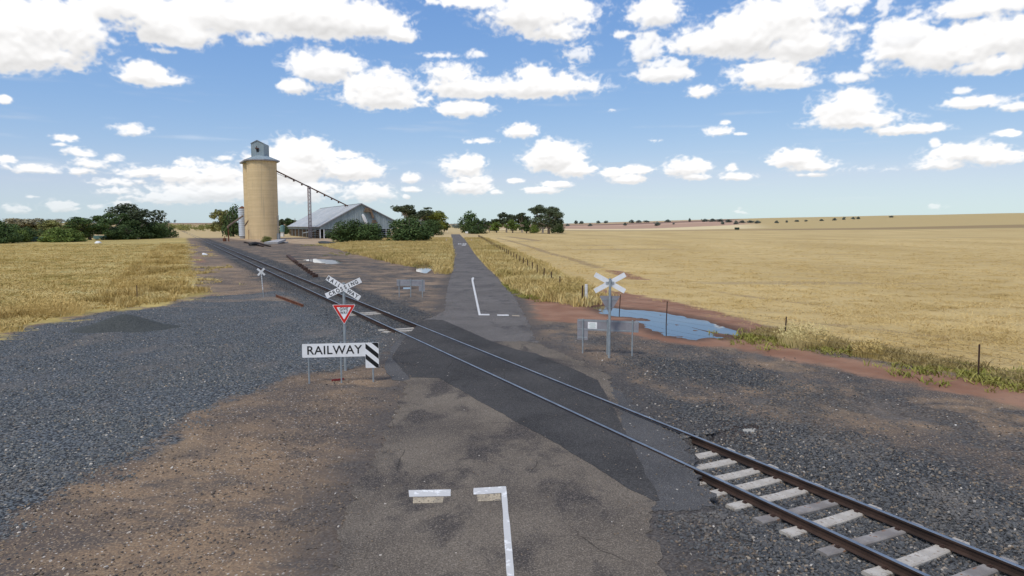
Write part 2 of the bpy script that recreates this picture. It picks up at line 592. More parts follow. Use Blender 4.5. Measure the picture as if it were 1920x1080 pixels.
def silo_mat():
    g = NG('silo_concrete')
    sx_ = g.t.nodes.new('ShaderNodeSeparateXYZ')
    g.put(sx_.inputs[0], g.obj)
    z = sx_.outputs[2]
    rings = g.noise(1.0, 5, .7, g.scale(g.obj, (.05, .05, 1.5)))
    stain = g.noise(.35, 6, .65, g.scale(g.obj, (1, 1, .22)))
    c = g.mix(g.step(rings, .12, .88), (0.5691, 0.4223, 0.2390), (0.7177, 0.5550, 0.3323))
    c = g.mix(g.step(stain, .45, .78, 0, .5), c, (0.5040, 0.3795, 0.2142))
    fr = g.math('FRACT', g.math('MULTIPLY', z, 1 / 1.21))
    line = g.math('GREATER_THAN', fr, .93)
    streak = g.noise(.9, 6, .7, g.scale(g.obj, (1.3, 1.3, .05)))
    c = g.mix(g.step(streak, .52, .74, 0, .55), c, (.36, .29, .20))
    lm = g.math('MULTIPLY', line, g.step(g.noise(.6, 4, .6), .38, .62, .1, .55))
    c = g.mix(lm, c, (.38, .285, .165))
    g.bump(fr, .25, .03)
    return g.done(c, .92, 0, .2)


M['silo'] = silo_mat()


def asphalt(name, c0, c1, blot, blot_at, speck, fine=60):
    g = NG(name)
    big = g.noise(.35, 5, .6)
    c = g.mix(g.step(big, .32, .66), c0, c1)
    bl = g.noise(.55, 6, .62, g.scale(g.pos, (1.25, .85, 1)), .5)
    c = g.mix(g.step(g.noise(.30, 4, .6, g.scale(g.pos, (1.1, .8, 1)), .3), blot_at - .02, blot_at + .16, 0, .55), c, blot)
    c = g.mix(g.step(bl, blot_at + .01, blot_at + .13, 0, .85), c, blot)
    vo = g.voro(fine)
    r = g.sep(vo.outputs['Color'])[0]
    c = g.mix(g.step(r, .55, 1, 0, .50), c, tuple(q * 1.9 for q in c1))
    c = g.mix(g.step(g.noise(38, 3, .7), .40, .62, .55, 0), c, tuple(q * .30 for q in c0))
    vo2 = g.voro(7)
    sp = g.math('MULTIPLY', g.math('GREATER_THAN', g.sep(vo2.outputs['Color'])[0], 1 - speck), g.math('LESS_THAN', vo2.outputs['Distance'], .16))
    c = g.mix(sp, c, (.5, .45, .38))
    # hairline cracks
    cr = g.voro(.55, g.mix(.16, g.pos, g.noise(1.6, 4, .6, None, 0, True)), 'DISTANCE_TO_EDGE')
    ck = g.math('MULTIPLY', g.math('LESS_THAN', cr.outputs['Distance'], .0042), g.step(g.noise(.28, 2), .54, .60))
    c = g.mix(g.math('MULTIPLY', ck, .6), c, (.03, .027, .024))
    g.bump(g.math('SUBTRACT', g.noise(70, 3, .7), ck), .55, .012)
    return g.done(c, .95, 0, .08)


M['road'] = asphalt('old_bitumen', (.145, .122, .099), (.215, .181, .143), (.050, .047, .050), .49, .008)
M['road_far'] = asphalt('grey_bitumen', (.140, .128, .119), (.185, .170, .157), (.070, .067, .068), .54, .004)
M['patch'] = asphalt('new_asphalt', (.054, .052, .051), (.088, .084, .080), (.046, .044, .043), .56, .012, 70)
M['shoulder'] = asphalt('grey_seal', (.085, .083, .082), (.125, .121, .118), (.055, .054, .056), .62, .09, 42)


def line_paint(name, c, cover):
    g = NG(name)
    w = g.step(g.noise(26, 4, .7), cover, cover + .09)
    w2 = g.step(g.noise(3.5, 5, .7), cover + .10, cover + .22)
    cc = g.mix(g.math('MULTIPLY', w, g.step(w2, 0, 1, 1, .65)), (.11, .095, .08), c)
    return g.done(cc, .7, 0, .3)


M['line'] = line_paint('road_paint', (.80, .79, .76), .26)
M['line_old'] = line_paint('faded_road_paint', (.46, .38, .26), .38)


def foliage(name, a, b, c):
    g = NG(name)
    v = g.noise(.42, 3, .6)
    k = g.mix(g.step(v, .35, .65), a, b)
    k = g.mix(g.step(g.noise(2.3, 2, .5), .5, .72, 0, .8), k, c)
    hsv = g.t.nodes.new('ShaderNodeHueSaturation')
    g.put(hsv.inputs['Value'], g.math('MULTIPLY_ADD', g.orand(), .35, .83))
    g.put(hsv.inputs['Color'], k)
    g.b.inputs['Subsurface Weight'].default_value = 0
    return g.done(hsv.outputs[0], .75, 0, .2)


M['leaf_dark'] = foliage('leaf_dark', (0.0450, 0.0780, 0.0240), (0.0750, 0.1200, 0.0360), (0.1275, 0.1650, 0.0540))
M['leaf_green'] = foliage('leaf_green', (0.1158, 0.1754, 0.0376), (0.1781, 0.2470, 0.0533), (0.2671, 0.3028, 0.0784))
M['leaf_olive'] = foliage('leaf_olive', (0.1800, 0.1875, 0.0570), (0.2700, 0.2625, 0.0870), (0.3600, 0.3300, 0.1350))
M['leaf_gum'] = foliage('leaf_gum', (0.0600, 0.0810, 0.0420), (0.0900, 0.1140, 0.0570), (0.1500, 0.1650, 0.0900))
M['leaf_yellow'] = foliage('leaf_yellow', (0.0825, 0.1050, 0.0210), (0.1650, 0.1800, 0.0270), (0.2700, 0.2400, 0.0375))
M['leaf_pale'] = foliage('leaf_pale', (0.2850, 0.2550, 0.1575), (0.4050, 0.3600, 0.2250), (0.4950, 0.4500, 0.3000))
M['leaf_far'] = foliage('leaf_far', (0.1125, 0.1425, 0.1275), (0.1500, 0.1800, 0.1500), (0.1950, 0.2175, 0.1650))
M['bark'] = worn('bark', (.13, .10, .08), (.24, .20, .165), 3, .95)
M['bark_pale'] = worn('bark_pale', (.34, .29, .24), (.48, .42, .36), 2, .9)


def grass_mat(name, stops):
    g = NG(name)
    f = g.math('MULTIPLY_ADD', g.step(g.noise(.13, 4, .6), .3, .7), .6, g.math('MULTIPLY', g.orand(), .4))
    return g.done(g.ramp(f, stops), .9, 0, .1)


M['grass_gold'] = grass_mat('grass_gold', [(0, (0.2739, 0.2032, 0.0660)), (.35, (0.4519, 0.3212, 0.1124)), (.7, (0.6161, 0.4458, 0.1785)), (1, (0.6626, 0.5508, 0.2644))])
M['grass_mix'] = grass_mat('grass_mix', [(0, (0.2123, 0.2032, 0.0554)), (.14, (0.3972, 0.3082, 0.1057)), (.6, (0.6161, 0.4524, 0.1850)), (1, (0.6626, 0.6032, 0.3040))])
M['grass_straw'] = grass_mat('grass_straw', [(0, (0.4550, 0.3250, 0.1254)), (.5, (0.5980, 0.4355, 0.1766)), (1, (0.7280, 0.5525, 0.2560))])
M['grass_green'] = grass_mat('grass_green', [(0, (.13, .15, .03)), (.5, (.24, .235, .055)), (1, (.38, .33, .10))])


def stone_mat(name, stops):
    g = NG(name)
    c = g.ramp(g.orand(), stops, False)
    c = g.mix(g.step(g.noise(.45, 4, .6, g.scale(g.pos, (1, .6, 1))), .52, .70, 0, .55), c, (.165, .148, .13))
    return g.done(c, .85, 0, .3)


M['ballast'] = stone_mat('ballast_stone', [(0, (0.0683, 0.0760, 0.0791)), (.35, (0.1208, 0.1310, 0.1302)), (.7, (0.1733, 0.1800, 0.1730)), (.90, (0.2205, 0.2050, 0.1767)), (.97, (0.2940, 0.2200, 0.1395)), (1, (0.6300, 0.5700, 0.4836))])
M['pebble'] = stone_mat('pebble_stone', [(0, (.07, .06, .055)), (.35, (.13, .105, .085)), (.65, (.20, .15, .105)), (.965, (.30, .22, .14)), (1, (.62, .58, .52))])

# ------------------------------------------------------------------ track frame
N0, N1, F0, F1 = (np.array(G(*q)) for q in ((720, 609.7), (1736, 1082.7), (720, 585), (1920, 1070)))
TD = (N1 - N0) / np.linalg.norm(N1 - N0) + (F1 - F0) / np.linalg.norm(F1 - F0)
TD /= np.linalg.norm(TD)           # along the line, towards the camera
TN = np.array([-TD[1], TD[0]])     # across, near rail -> far rail
GA = float((F0 - N0) @ TN)
TC = N0 + TN * GA / 2
TRACK_ROT = math.atan2(TD[1], TD[0])


def tk(s, o, z=0.0):
    p = TC + TD * s + TN * o
    return (float(p[0]), float(p[1]), z)


def poly_px(pts, z=0.0):
    return [G(x, y, z) for x, y in pts]


def poly_sd(X, Y, poly):
    """signed distance, positive inside"""
    d = np.full(X.shape, 1e9)
    ins = np.zeros(X.shape, bool)
    n = len(poly)
    for i in range(n):
        (x0, y0), (x1, y1) = poly[i], poly[(i + 1) % n]
        ex, ey = x1 - x0, y1 - y0
        L = ex * ex + ey * ey + 1e-12
        t = np.clip(((X - x0) * ex + (Y - y0) * ey) / L, 0, 1)
        d = np.minimum(d, (X - x0 - t * ex) ** 2 + (Y - y0 - t * ey) ** 2)
        c = ((y0 > Y) != (y1 > Y))
        xi = x0 + (Y - y0) / (ey if abs(ey) > 1e-9 else 1e-9) * ex
        ins ^= c & (X < xi)
    d = np.sqrt(d)
    return np.where(ins, d, -d)


P_gravelL = poly_px([(-420, 800), (0, 632), (55, 612), (125, 598), (194, 585), (264, 579), (319, 570), (389, 555), (472, 551), (520, 545), (640, 560), (700, 590), (752, 628),
                     (735, 668), (660, 690), (578, 697), (530, 706), (481, 737), (433, 753), (366, 778), (298, 823), (231, 864), (125, 917), (48, 956), (0, 1022), (-200, 1200), (-900, 1300)])
P_gravelR = poly_px([(1255, 762), (1330, 755), (1420, 775), (1600, 815), (1800, 880), (2000, 960), (2300, 1040), (2300, 1500), (1700, 1500), (1500, 1150), (1300, 850)])
P_gravelR2 = poly_px([(1240, 660), (1420, 690), (1560, 740), (1420, 735), (1300, 715), (1220, 700), (1180, 680)])
P_mix = poly_px([(1000, 612), (1085, 606), (1250, 642), (1420, 660), (1600, 706), (1920, 775), (2500, 880), (2500, 1600), (1250, 1600), (1180, 900), (1010, 660)])
P_yard = poly_px([(340, 436), (430, 452), (560, 455), (600, 470), (660, 484), (745, 500), (785, 515), (850, 535), (836, 600), (790, 602), (740, 604), (640, 548), (520, 548), (470, 520), (400, 470)])
P_red = [poly_px(q) for q in (
    [(985, 548), (1060, 572), (1110, 571), (1200, 590), (1400, 628), (1500, 655), (1640, 682), (1800, 706), (1960, 735), (2400, 820), (2400, 870), (1960, 770), (1800, 738), (1640, 704), (1500, 675), (1400, 655), (1250, 642), (1090, 605), (1015, 600)],
    [(1120, 540), (1250, 562), (1400, 598), (1470, 622), (1400, 636), (1110, 580), (1100, 556)],
    [(345, 450), (372, 480), (390, 492), (365, 492)],
    [(1130, 505), (1165, 508), (1220, 525), (1180, 524)])]
P_pale = [poly_px(q) for q in ([(425, 447), (470, 452.5), (540, 456), (600, 459), (640, 462), (720, 457), (700, 447), (600, 445), (520, 444), (440, 440)], [(330, 431), (430, 436), (430, 445), (400, 443), (350, 437)])]
P_fieldR = [G(897, 440), (-40, 600), (-60, 3000), (3000, 3000), (3000, 10)] + poly_px([(2600, 830), (2100, 745), (1850, 694), (1700, 667), (1560, 643), (1450, 617), (1330, 584), (1200, 558), (1120, 542), (1050, 520)])
P_vergeR = [G(859, 436), (-60, 700), (-50, 700), G(897, 440)] + poly_px([(950, 465), (1000, 490), (1050, 520), (1092, 540), (1130, 556), (1112, 574), (1040, 565), (985, 549), (950, 537), (934, 522), (912, 501), (891, 477), (873, 450)])
P_stripR = poly_px([(1392, 630), (1480, 645), (1560, 657), (1640, 671), (1750, 690), (1850, 707), (1960, 727), (2400, 812), (2400, 770), (1960, 712), (1838, 686), (1640, 650), (1500, 626), (1440, 618)])
P_island = poly_px([(590, 457), (640, 468), (680, 479), (745, 493), (775, 500), (812, 500), (835, 514), (849, 512), (851, 480), (847, 450), (845, 434), (800, 440), (760, 446), (700, 449), (640, 449)])
P_fieldL = poly_px([(0, 631), (55, 611), (125, 597), (194, 584), (264, 578), (319, 569), (383, 552), (368, 530), (358, 500), (355, 465), (350, 443), (330, 438)]) + [(-200, 600), (-1500, 600), (-1500, 10), G(-700, 860)]
P_roadnear = poly_px([(560, 1300), (618, 1080), (640, 1010), (664, 925), (690, 880), (720, 822), (755, 742), (770, 706), (800, 640), (1000, 640), (1140, 700), (1180, 840), (1232, 950), (1222, 985), (1246, 1080), (1300, 1300)])
P_roadnear[0] = (-3.3, -30)
P_roadnear[-1] = (3.2, -30)
P_roadfar = poly_px([(760, 640), (795, 601), (832, 585), (836, 562), (841, 530), (850.5, 501), (852, 481), (847.5, 447)]) + [(-37.6, 420), (-64, 717), (-59.5, 717), (-32.6, 420)] + \
    poly_px([(873, 450.5), (891, 477), (912, 501), (934, 522), (950, 540), (967, 560), (983, 589), (993, 611), (1003, 632), (1012, 656), (1100, 690), (1000, 720), (850, 680)])
P_patch = poly_px([(734, 670), (750, 688), (767, 708), (823, 709), (862, 731), (900, 753), (938, 774), (975, 796), (1012, 815), (1050, 836), (1095, 864), (1136, 888), (1177, 916), (1226, 940), (1238, 938), (1229, 918), (1215, 897), (1200, 866), (1185, 834),
                   (1170, 804), (1155, 774), (1138, 742), (1121, 714), (1082, 695), (1045, 680), (1004, 663), (970, 656), (920, 640), (867, 616), (829, 600), (808, 600), (789, 602), (779, 613), (756, 638)])
P_should = poly_px([(1117, 706), (1150, 724), (1185, 755), (1240, 800), (1290, 833), (1300, 850), (1297, 866), (1306, 895), (1336, 930), (1324, 955), (1270, 965), (1225, 960), (1140, 860), (1100, 760)])
P_shouldL = poly_px([(752, 628), (734, 650), (720, 690), (735, 712), (772, 716), (790, 680), (800, 610)])
P_pud = [poly_px(q, -.03) for q in (
    [(1111, 575), (1130, 573), (1165, 578), (1198, 581), (1238, 585), (1280, 592), (1317, 600), (1344, 608), (1390, 621), (1392, 628), (1365, 625), (1311, 616), (1280, 608), (1227, 601), (1198, 596), (1157, 592), (1130, 587)],
    [(1190, 600), (1238, 603), (1290, 612), (1327, 623), (1371, 631), (1365, 636), (1332, 631), (1305, 637), (1269, 632), (1238, 625), (1207, 614)],
    [(782, 497), (802, 496), (809, 504), (798, 512), (782, 508)],
    [(569, 487), (589, 485), (633, 488), (641, 493), (622, 495), (593, 492)],
    [(757, 538.5), (770, 538.5), (771, 541.5), (757, 541.5)],
    [(1384, 804), (1404, 801), (1422, 805), (1418, 811), (1392, 812)])]
def strip_poly(pts, w):
    q = [np.array(G(*p)) for p in pts]
    a, b = [], []
    for i, p in enumerate(q):
        d = q[min(i + 1, len(q) - 1)] - q[max(i - 1, 0)]
        n = np.array([-d[1], d[0]]) / np.linalg.norm(d) * w / 2
        a.append(tuple(p + n))
        b.append(tuple(p - n))
    return a + b[::-1]


P_wheel = [strip_poly([(930, 446), (954, 451), (990, 461), (1024, 473), (1064, 483), (1095, 493), (1125, 503)], 1.6),
           strip_poly([(950, 443.5), (980, 447), (1010, 452)], 4), strip_poly([(1330, 545), (1420, 558), (1560, 575)], .8), strip_poly([(1560, 607), (1700, 625), (1850, 640)], .7)]
ROADS = [P_roadnear, P_roadfar, P_patch, P_should]


def track_coords(X, Y):
    dx, dy = X - TC[0], Y - TC[1]
    return dx * TD[0] + dy * TD[1], dx * TN[0] + dy * TN[1]


S_CROSS0, S_CROSS1 = 3.5, 20.9     # the sealed stretch of the track


def road_sd(X, Y):
    d = poly_sd(X, Y, ROADS[0])
    for q in ROADS[1:]:
        d = np.maximum(d, poly_sd(X, Y, q))
    return d


def terrain_z(X, Y, detail=True):
    X, Y = np.atleast_1d(np.asarray(X, float)), np.atleast_1d(np.asarray(Y, float))
    z = 7.5 * sst(700, 2000, Y) + 21 * sst(430, 950, Y) * sst(100, 760, X) - 4.0 * sst(1000, 1800, Y) * sst(100, 760, X)
    z += 3.5 * sst(600, 1600, Y) * sst(0, -900, X) + 1.6 * fbm(X / 300, Y / 300, 2) * sst(250, 900, Y)
    near = 1 - sst(150, 300, Y)
    rs = road_sd(X, Y)
    off = sst(.1, 1.2, -rs)
    z += near * off * (.05 * fbm(X * .35, Y * .35, 3) + .022 * fbm(X * 1.6 + 9, Y * 1.6, 2))
    z += -.012
    s, o = track_coords(X, Y)
    bed = (1 - sst(1.15, 2.1, np.abs(o))) * np.where((s > S_CROSS0 - 1.0) & (s < S_CROSS1 + .1), 0, 1)
    bed = np.where(rs > -.02, 0, bed)
    z = z * (1 - bed) + bed * (-.182 + .02 * fbm(X * 2, Y * 2, 2))
    for q in P_pud[:5]:
        d = poly_sd(X, Y, q)
        k = sst(-.9, .5, d)
        z = z * (1 - .8 * k) - .075 * k + k * (.075 * fbm(X * 1.3, Y * .8, 4, .65))
    d = poly_sd(X, Y, P_pud[5])
    z = z - .05 * sst(-.1, .15, d)
    return z


def tz(x, y):
    return float(terrain_z(x, y)[0])


# ------------------------------------------------------------------ terrain sheet
def axis(lo, a, b, hi, step, g):
    v = list(np.arange(a, b, step))
    d, x = step, v[-1]
    while x < hi:
        d *= g
        x += d
        v.append(x)
    d, x, w = step, v[0], []
    while x > lo:
        d *= g
        x -= d
        w.append(x)
    return np.array(w[::-1] + v)


def make_terrain():
    xs = axis(-5000, -22, 22, 5000, .22, 1.065)
    ys = axis(-200, 7, 48, 9000, .22, 1.028)
    X, Y = np.meshgrid(xs, ys)
    Z = terrain_z(X.ravel(), Y.ravel()).reshape(X.shape)
    ny, nx = X.shape
    co = np.stack([X, Y, Z], -1).reshape(-1, 3)
    i = np.arange((ny - 1) * (nx - 1))
    r, c = i // (nx - 1), i % (nx - 1)
    a = r * nx + c
    quads = np.stack([a, a + 1, a + nx + 1, a + nx], -1)
    me = bpy.data.meshes.new('ground')
    me.vertices.add(len(co))
    me.vertices.foreach_set('co', co.ravel())
    me.loops.add(quads.size)
    me.loops.foreach_set('vertex_index', quads.ravel().astype(np.int32))
    me.polygons.add(len(quads))
    me.polygons.foreach_set('loop_start', (np.arange(len(quads)) * 4).astype(np.int32))
    me.polygons.foreach_set('loop_total', np.full(len(quads), 4, np.int32))
    me.polygons.foreach_set('use_smooth', np.ones(len(quads), bool))
    me.update()
    x, y = co[:, 0], co[:, 1]

    def put(name, v):
        at_ = me.attributes.new(name, 'FLOAT', 'POINT')
        at_.data.foreach_set('value', np.clip(v, -8, 8).astype(np.float32))
    put('sd_gl', poly_sd(x, y, P_gravelL))
    put('sd_gr', np.maximum(poly_sd(x, y, P_gravelR), poly_sd(x, y, P_gravelR2)))
    put('sd_mix', np.maximum(poly_sd(x, y, P_mix), poly_sd(x, y, P_yard)))
    put('sd_red', np.maximum.reduce([poly_sd(x, y, q) for q in P_red]))
    put('sd_fr', poly_sd(x, y, P_fieldR))
    put('sd_vr', np.maximum.reduce([poly_sd(x, y, P_vergeR), poly_sd(x, y, P_stripR), poly_sd(x, y, P_island)]))
    put('sd_fl', poly_sd(x, y, P_fieldL))
    put('sd_pud', np.maximum.reduce([poly_sd(x, y, q) for q in P_pud]))
    s, o = track_coords(x, y)
    put('sd_pale', np.maximum.reduce([poly_sd(x, y, q) for q in P_pale]))
    put('sd_road', road_sd(x, y))
    put('sd_wheel', np.maximum.reduce([poly_sd(x, y, q) for q in P_wheel]))
    put('sd_trk', 2.7 - np.abs(o - .3))
    return me


def ground_mat():
    g = NG('ground')
    n_edge = g.noise(.55, 5, .62)
    n_fine = g.noise(3.2, 5, .65)
    en = g.math('ADD', g.math('MULTIPLY_ADD', n_edge, 3.0, -1.5), g.math('MULTIPLY_ADD', n_fine, .9, -.45))

    def mask(name, lo=-.25, hi=.25, amp=1.0):
        return g.step(g.math('MULTIPLY_ADD', en, amp, g.attr(name)), lo, hi)
    sp0 = g.t.nodes.new('ShaderNodeSeparateXYZ')
    g.put(sp0.inputs[0], g.pos)
    # bare soil with fine grit
    soil = g.mix(g.step(g.noise(.26, 5, .62), .40, .62), (0.1176, 0.0902, 0.0710), (0.2744, 0.1848, 0.1113))
    soil = g.mix(g.step(g.noise(.75, 6, .68, g.rotz(g.pos, .5, (.6, 1.5, 1))), .47, .62, 0, .75), soil, (.078, .070, .066))
    soil = g.mix(g.step(g.noise(.17, 4, .6), .56, .66, 0, .5), soil, (.31, .215, .125))
    grit = g.voro(34)
    gc = g.sep(grit.outputs['Color'])
    soil = g.mix(g.step(gc[0], .2, 1, 0, .50), soil, (.075, .066, .062))
    soil = g.mix(g.step(gc[1], .72, .95, 0, .65), soil, (.34, .25, .16))
    soil = g.mix(g.step(gc[2], .978, .99, 0, .7), soil, (.62, .57, .50))
    # crushed blue metal
    vo = g.voro(17)
    vc = g.sep(vo.outputs['Color'])
    stone = g.ramp(vc[0], [(0, (.070, .081, .090)), (.5, (.130, .146, .155)), (.88, (.195, .205, .208)), (.97, (.27, .23, .17)), (1, (.5, .47, .42))])
    stone = g.mix(g.step(vo.outputs['Distance'], .35, .75), stone, (.030, .031, .033))
    dust = g.step(g.noise(.30, 5, .62, g.rotz(g.pos, -.5, (1.4, .6, 1))), .50, .70, 0, .70)
    stone = g.mix(g.math('MULTIPLY', g.step(g.attr('sd_gl'), -1.5, .5, 1, 0), .75), stone, g.mix(1.0, stone, (.62, .56, .52), 'MULTIPLY'))
    stone = g.mix(dust, stone, g.mix(gc[0], (.115, .105, .098), (.20, .175, .15)))
    gm = g.math('MAXIMUM', g.math('MAXIMUM', mask('sd_gl'), mask('sd_gr', -.6, .6, 1.5)), mask('sd_trk', -.5, .5, .6))
    mixm = g.math('MULTIPLY', mask('sd_mix', -1, .6), g.step(g.noise(.42, 6, .68, g.scale(g.pos, (1.2, .7, 1))), .40, .58))
    gm = g.math('MAXIMUM', gm, g.math('MULTIPLY', mixm, .80))
    c = g.mix(gm, soil, stone)
    # paler trampled earth showing through in the yard and beside the rails
    tan = g.math('MULTIPLY', g.step(sp0.outputs[1], 34, 50), g.step(g.noise(.16, 5, .66, g.rotz(g.pos, .45, (.6, 1.5, 1))), .50, .62, 0, .75))
    c = g.mix(g.math('MULTIPLY', tan, g.step(g.attr('sd_trk'), -.8, .2, 1, 0)), c, g.mix(gc[1], (.25, .175, .115), (.36, .26, .17)))
    # dark broken seal and spilt metal along the road edge
    rim = g.step(g.math('MULTIPLY_ADD', en, .55, g.attr('sd_road')), -1.5, -.1, 0, .75)
    c = g.mix(rim, c, g.mix(g.step(gc[0], .1, 1), (.052, .047, .044), (.125, .110, .098)))
    c = g.mix(mask('sd_pale', -1.5, 1.5, 1.5), c, g.mix(g.step(g.noise(.2, 4, .6), .35, .65), (.32, .225, .14), (.46, .345, .225)))
    # dry grass ground
    straw = g.mix(g.step(g.noise(.045, 5, .6, g.rotz(g.pos, .35, (1, .35, 1))), .34, .66), (0.4800, 0.3430, 0.1350), (0.6272, 0.4672, 0.2063))
    straw = g.mix(g.step(g.noise(.5, 6, .7, g.rotz(g.pos, .35, (.55, 1.5, 1))), .48, .70, 0, .60), straw, (0.4125, 0.3125, 0.1500))
    straw = g.mix(g.step(g.noise(6.5, 4, .7), .42, .66, 0, .60), straw, (0.3915, 0.2903, 0.1430))
    straw = g.mix(g.step(g.noise(.028, 4, .6, g.rotz(g.pos, .5, (.5, 2.4, 1))), .60, .68, 0, .5), straw, (.25, .185, .11))
    sr = g.t.nodes.new('ShaderNodeSeparateXYZ')
    g.put(sr.inputs[0], g.rotz(g.pos, R(38)))
    row = g.math('SINE', g.math('MULTIPLY_ADD', g.noise(.05, 3), 9.0, g.math('MULTIPLY', sr.outputs[1], 2 * math.pi / 5.5)))
    straw = g.mix(g.math('MULTIPLY', g.step(row, .1, 1.0), g.step(g.noise(.03, 3), .35, .65, .05, .38)), straw, (.36, .265, .125))
    straw = g.mix(g.step(g.math('MULTIPLY_ADD', en, .5, g.attr('sd_wheel')), -.3, .5, 0, .62), straw, (.22, .155, .095))
    c = g.mix(mask('sd_fr', -.5, .6, 1.1), c, straw)
    gl = g.mix(g.step(g.noise(.07, 5, .62, g.scale(g.pos, (.5, 1.3, 1))), .36, .66), (0.3327, 0.2565, 0.0845), (0.5220, 0.3982, 0.1449))
    gl = g.mix(g.step(g.noise(1.1, 5, .65, g.scale(g.pos, (.7, 1.6, 1))), .48, .66, 0, .62), gl, (0.1762, 0.1485, 0.0544))
    gl = g.mix(g.step(g.noise(.16, 3, .6), .60, .72, 0, .5), gl, (0.2320, 0.2093, 0.0473))
    c = g.mix(mask('sd_fl', -.6, .6, 2.2), c, gl)
    vg = g.mix(g.step(g.noise(.35, 5, .62), .36, .62), (0.2835, 0.2250, 0.0630), (0.5670, 0.4062, 0.1522))
    vg = g.mix(g.step(g.noise(2.4, 5, .65), .50, .68, 0, .6), vg, (0.1553, 0.1187, 0.0420))
    c = g.mix(mask('sd_vr', -.4, .4, .8), c, vg)
    # red loam
    red = g.mix(g.step(g.noise(.5, 5, .6), .35, .68), (.235, .118, .072), (.315, .180, .115))
    red = g.mix(g.step(g.noise(4, 4, .65), .52, .7, 0, .45), red, (.17, .115, .085))
    c = g.mix(mask('sd_red', -.35, .35, .8), c, red)
    # wet rim of the puddles
    wet = g.step(g.math('MULTIPLY_ADD', en, .35, g.attr('sd_pud')), -1.1, .1)
    c = g.mix(g.math('MULTIPLY', wet, .72), c, (.055, .036, .028))
    # far paddocks, each its own crop
    sp = g.t.nodes.new('ShaderNodeSeparateXYZ')
    g.put(sp.inputs[0], g.pos)
    far = g.step(g.math('MULTIPLY_ADD', g.noise(.004, 2), 160, sp.outputs[1]), 330, 370)
    pad = g.voro(.0021, g.scale(g.pos, (.7, .55, 0)))
    pc = g.ramp(g.sep(pad.outputs['Color'])[0], [(0, (.40, .29, .13)), (.25, (.54, .41, .20)), (.45, (.37, .27, .125)), (.62, (.40, .25, .16)), (.8, (.28, .175, .115)), (1, (.47, .355, .17))], True)
    pc = g.mix(g.step(g.noise(.012, 5, .6, g.scale(g.pos, (.4, 1.6, 1))), .35, .7, 0, .4), pc, (.36, .28, .15))
    pc = g.mix(g.step(sp.outputs[1], 700, 800), (.50, .375, .185), pc)
    fb = g.math('MULTIPLY_ADD', g.noise(.003, 3), 160, g.math('MULTIPLY_ADD', sp.outputs[0], -.12, sp.outputs[1]))
    bands = g.ramp(g.math('MULTIPLY', g.math('SUBTRACT', fb, 600), 1 / 1600), [(0, (.40, .29, .135)), (.10, (.66, .53, .30)), (.22, (.43, .275, .185)), (.42, (.52, .34, .24)), (.50, (.25, .155, .105)), (.62, (.30, .19, .13)), (.72, (.55, .42, .22)), (.85, (.36, .25, .15))], True)
    hill = g.step(g.math('MULTIPLY_ADD', sp.outputs[1], -.30, sp.outputs[0]), 20, 70)
    strip_ = g.math('MULTIPLY', g.step(sp.outputs[1], 590, 600), g.step(sp.outputs[1], 655, 665, 1, 0))
    hillc = g.mix(g.math('MULTIPLY', strip_, .7), (.46, .345, .155), (.24, .165, .085))
    bands = g.mix(hill, bands, hillc)
    pc = g.mix(g.step(sp.outputs[0], -30, 0), pc, bands)
    farL = g.math('MULTIPLY', far, g.step(g.attr('sd_fr'), -.5, .5, 1, 0))
    farR = g.step(g.math('MULTIPLY_ADD', g.noise(.01, 3), 60, sp.outputs[1]), 590, 620)
    c = g.mix(g.math('MAXIMUM', farL, farR), c, pc)
    hgt = g.math('MULTIPLY', g.math('SUBTRACT', 1, vo.outputs['Distance']), g.math('MULTIPLY_ADD', gm, .9, .1))
    hgt = g.math('ADD', hgt, g.math('MULTIPLY', g.noise(9, 5, .7), .8))
    g.bump(hgt, .7, .03)
    return g.done(c, .92, 0, .15)


ground = link('ground', make_terrain(), ground_mat())
tag(ground, 'flat dry ground of gravel, red soil and straw paddocks', kind='structure')


def jitter_poly(poly, step, amp, seed, far=70, freq=1.6):
    out = []
    n = len(poly)
    for i in range(n):
        p, q = np.array(poly[i]), np.array(poly[(i + 1) % n])
        L = np.linalg.norm(q - p)
        k = max(1, int(L / step)) if min(p[1], q[1]) < far and max(p[1], q[1]) < 120 else 1
        nn = np.array([-(q - p)[1], (q - p)[0]]) / max(L, 1e-6)
        for j in range(k):
            t = j / k
            b = p + (q - p) * t
            a = float(fbm(np.array([b[0] * freq + seed]), np.array([b[1] * freq]), 5, .68)[0]) * amp * 2
            out.append(tuple(b + nn * a))
    return out


def sheet(name, poly, mat, z, seed, amp=.14, step=.22, depth=.05):
    q = jitter_poly(poly, step, amp, seed) if amp else poly
    me = MB().prism(q, z - depth, z).mesh(name, mat)
    import bmesh
    bm = bmesh.new()
    bm.from_mesh(me)
    bmesh.ops.triangulate(bm, faces=[f for f in bm.faces if len(f.verts) > 4], ngon_method='EAR_CLIP')
    bm.to_mesh(me)
    bm.free()
    return link(name, me)


road = sheet('road', P_roadnear, M['road'], .006, 1, .26, .10)
tag(road, 'brown weathered bitumen road in the foreground', kind='structure')
road2 = sheet('road', P_roadfar, M['road_far'], .004, 2, .2)
tag(road2, 'narrow grey road running straight to the horizon', kind='structure')
sh = sheet('road_shoulder', P_should, M['shoulder'], .001, 3, .30, .10)
tag(sh, 'grey sealed shoulder beside the crossing', kind='structure')
sh2 = sheet('road_shoulder', P_shouldL, M['shoulder'], .0015, 9, .10)
tag(sh2, 'grey gravelled shoulder left of the crossing', kind='structure')
patch = sheet('crossing_surface', P_patch, M['patch'], .012, 4, .045, .12)
tag(patch, 'dark new asphalt across the rails', kind='structure')


